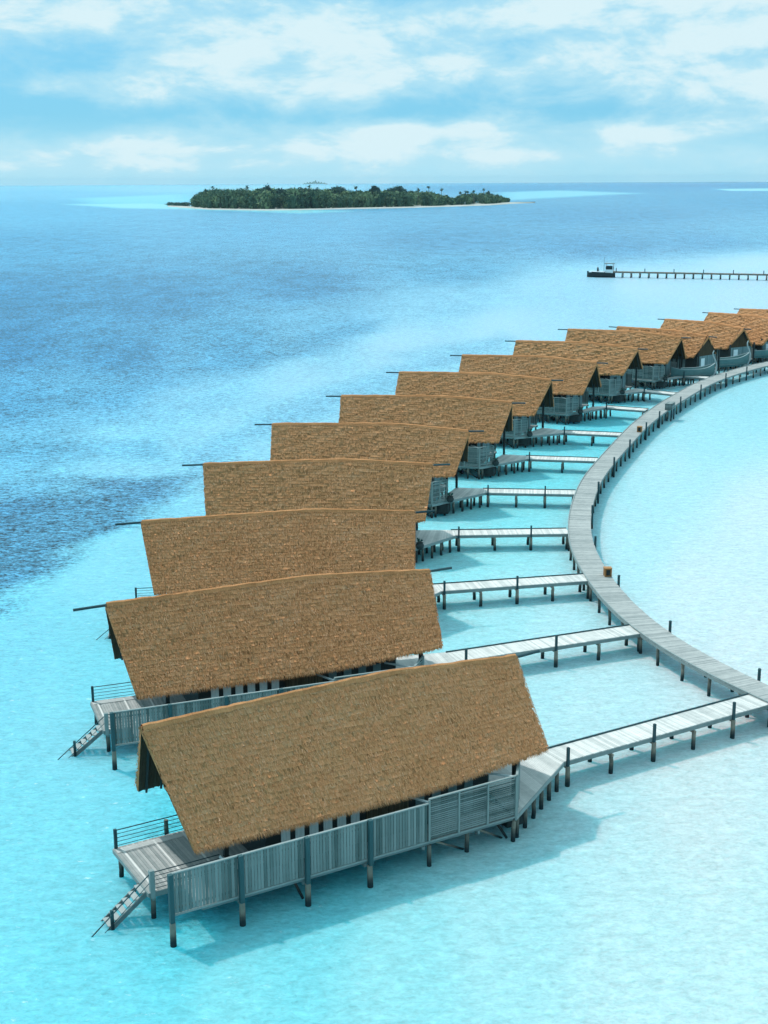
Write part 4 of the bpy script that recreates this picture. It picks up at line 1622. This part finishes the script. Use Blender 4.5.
def palm(px, ytop, label, ex=30):
    P = island_xy(px, ex)
    zt = z_for(px, ytop, P) - .9
    root = empty('palm_tree', (P.x, P.y, .9), random.uniform(0, 6))
    tag(root, label, 'palm tree', 'single palms standing out of the island woods')
    mb = MB()
    lean = random.uniform(.5, 2)
    mb.path([Vector((0, 0, -1)), Vector((lean * .2, 0, zt * .4)), Vector((lean, 0, zt - 1.2))], [.45, .32, .25], 7)
    mb.build('trunk', M['trunk'], root)
    mb = MB()
    for k in range(16):
        an = k * 2.4
        el0 = random.uniform(-.3, 1.3)
        ln = random.uniform(2.8, 4.2)
        prev = Vector((lean, 0, zt - 1.2))
        for j in range(5):
            e_ = el0 - j * .42
            nx = prev + Vector((math.cos(an) * math.cos(e_), math.sin(an) * math.cos(e_), math.sin(e_))) * ln / 5
            sd = Vector((-math.sin(an), math.cos(an), -.25))
            wl = [.5, .8, .8, .6, .35, .1]
            a_, b_ = sd * wl[j], sd * wl[j + 1]
            a2_, b2_ = Vector((-a_.x, -a_.y, a_.z)), Vector((-b_.x, -b_.y, b_.z))
            mb.add([prev, nx, nx + b_, prev + a_], [(0, 1, 2, 3)])
            mb.add([prev, nx, nx + b2_, prev + a2_], [(0, 3, 2, 1)])
            prev = nx
    mb.build('crown', M['frond'], root)


PALMS = [(205, 189, 'palm at the left shoulder of the island woods'), (214, 186.2, 'palm second from the left end of the island'), (248, 185.8, 'palm left of the tallest tree'), (309, 185.2, 'slim palm left of the hazy islet'),
         (357, 186.0, 'palm between the left and middle domed trees'), (418, 188.5, 'palm just right of the widest domed tree'), (428, 186.2, 'tall palm alone above the right half of the woods'),
         (441, 188.2, 'palm standing above the dip in the woods'), (459, 191.5, 'left palm of the clump on the right end'), (464, 191, 'second palm of the clump on the right end'), (468, 190.8, 'third palm of the right end clump'),
         (474, 190.5, 'fourth palm of the right end clump'), (483, 188.3, 'tallest palm of the right end clump'), (488, 190.5, 'palm right of the tallest one in the right clump'), (497, 194, 'last small palm toward the right tip')]
for px, yt, lb in PALMS:
    palm(px, yt, lb)

# low bush on the spit, small white hut, spits
mb = MB()
for px in np.arange(170, 188, 1.6):
    P = island_xy(px, 8)
    zt = max(2.5, z_for(px, 202.8 + random.uniform(-.4, .6), P))
    for k in range(70):
        c = Vector((P.x + random.gauss(0, 2.2), P.y + random.gauss(0, 3), random.uniform(.6, zt)))
        mb.add([c + Vector((random.gauss(0, 1.2), random.gauss(0, 1.2), random.gauss(0, .8))) for _ in range(3)], [(0, 1, 2)])
o = mb.build('low_shrubs', M['leafdark'])
tag(o, 'low dark shrubs on the sandy left spit of the island', 'shrubs', kind='stuff')

hp = island_xy(463.5, 2)
hut = empty('beach_hut', (hp.x, hp.y, .7), .3)
tag(hut, 'tiny white hut on the shore near the right end of the island', 'hut')
mb = MB()
mb.box((-2, -1.5, 0), (2, 1.5, 2.8), .7)
mb.build('walls', M['white'], hut)
mb = MB()
mb.add([(-2.4, -1.9, 2.8), (2.4, -1.9, 2.8), (2.4, 1.9, 2.8), (-2.4, 1.9, 2.8), (-1.2, 0, 4.2), (1.2, 0, 4.2)], [(0, 1, 5, 4), (2, 3, 4, 5), (1, 2, 5), (3, 0, 4), (3, 2, 1, 0)], .5)
mb.build('roof', M['white'], hut)

# hazy islet near the horizon
d = at(317, 300, 0)
dirv = Vector((d.x, d.y, 0)).normalized() * 13500
mb = MB()
side = Vector((-dirv.y, dirv.x, 0)).normalized()
K = 30
vs = []
for k in range(K + 1):
    t = k / K * 2 - 1
    hgt = 30 * max(0, 1 - t * t) ** .7 * (.7 + .3 * math.sin(k * 1.9)) + (12 if abs(t) < .09 else 0)
    for dd in (-90, 0, 90):
        q = dirv + side * t * 125 + dirv.normalized() * dd * (1 - .4 * abs(t))
        zb = -(q.x ** 2 + q.y ** 2) / (2 * RE)
        vs.append((q.x, q.y, zb + (hgt if dd == 0 else hgt * .2 - 1)))
fs = []
for k in range(K):
    for j in range(2):
        fs.append((k * 3 + j, (k + 1) * 3 + j, (k + 1) * 3 + j + 1, k * 3 + j + 1))
mb.add(vs, fs, .5)
o = mb.build('hills', M['hill'])
tag(o, 'pale hazy islet on the horizon above the island', 'islet', kind='structure')

# ------------------------------------------------------------------ the hazy sea air
hm, ht = material('sea_haze')
ho = ht.node('ShaderNodeOutputMaterial')
pv = ht.node('ShaderNodeVolumePrincipled')
pv.inputs['Color'].default_value = (0.55, 0.86, 1.0, 1)
pv.inputs['Density'].default_value = 0.000026
pv.inputs['Anisotropy'].default_value = 0.2
ht.t.links.new(pv.outputs[0], ho.inputs['Volume'])
mb = MB()
mb.box((-24500, -24500, -60), (24500, 24500, 60), 0)
tag(mb.build('haze', hm), kind='stuff')
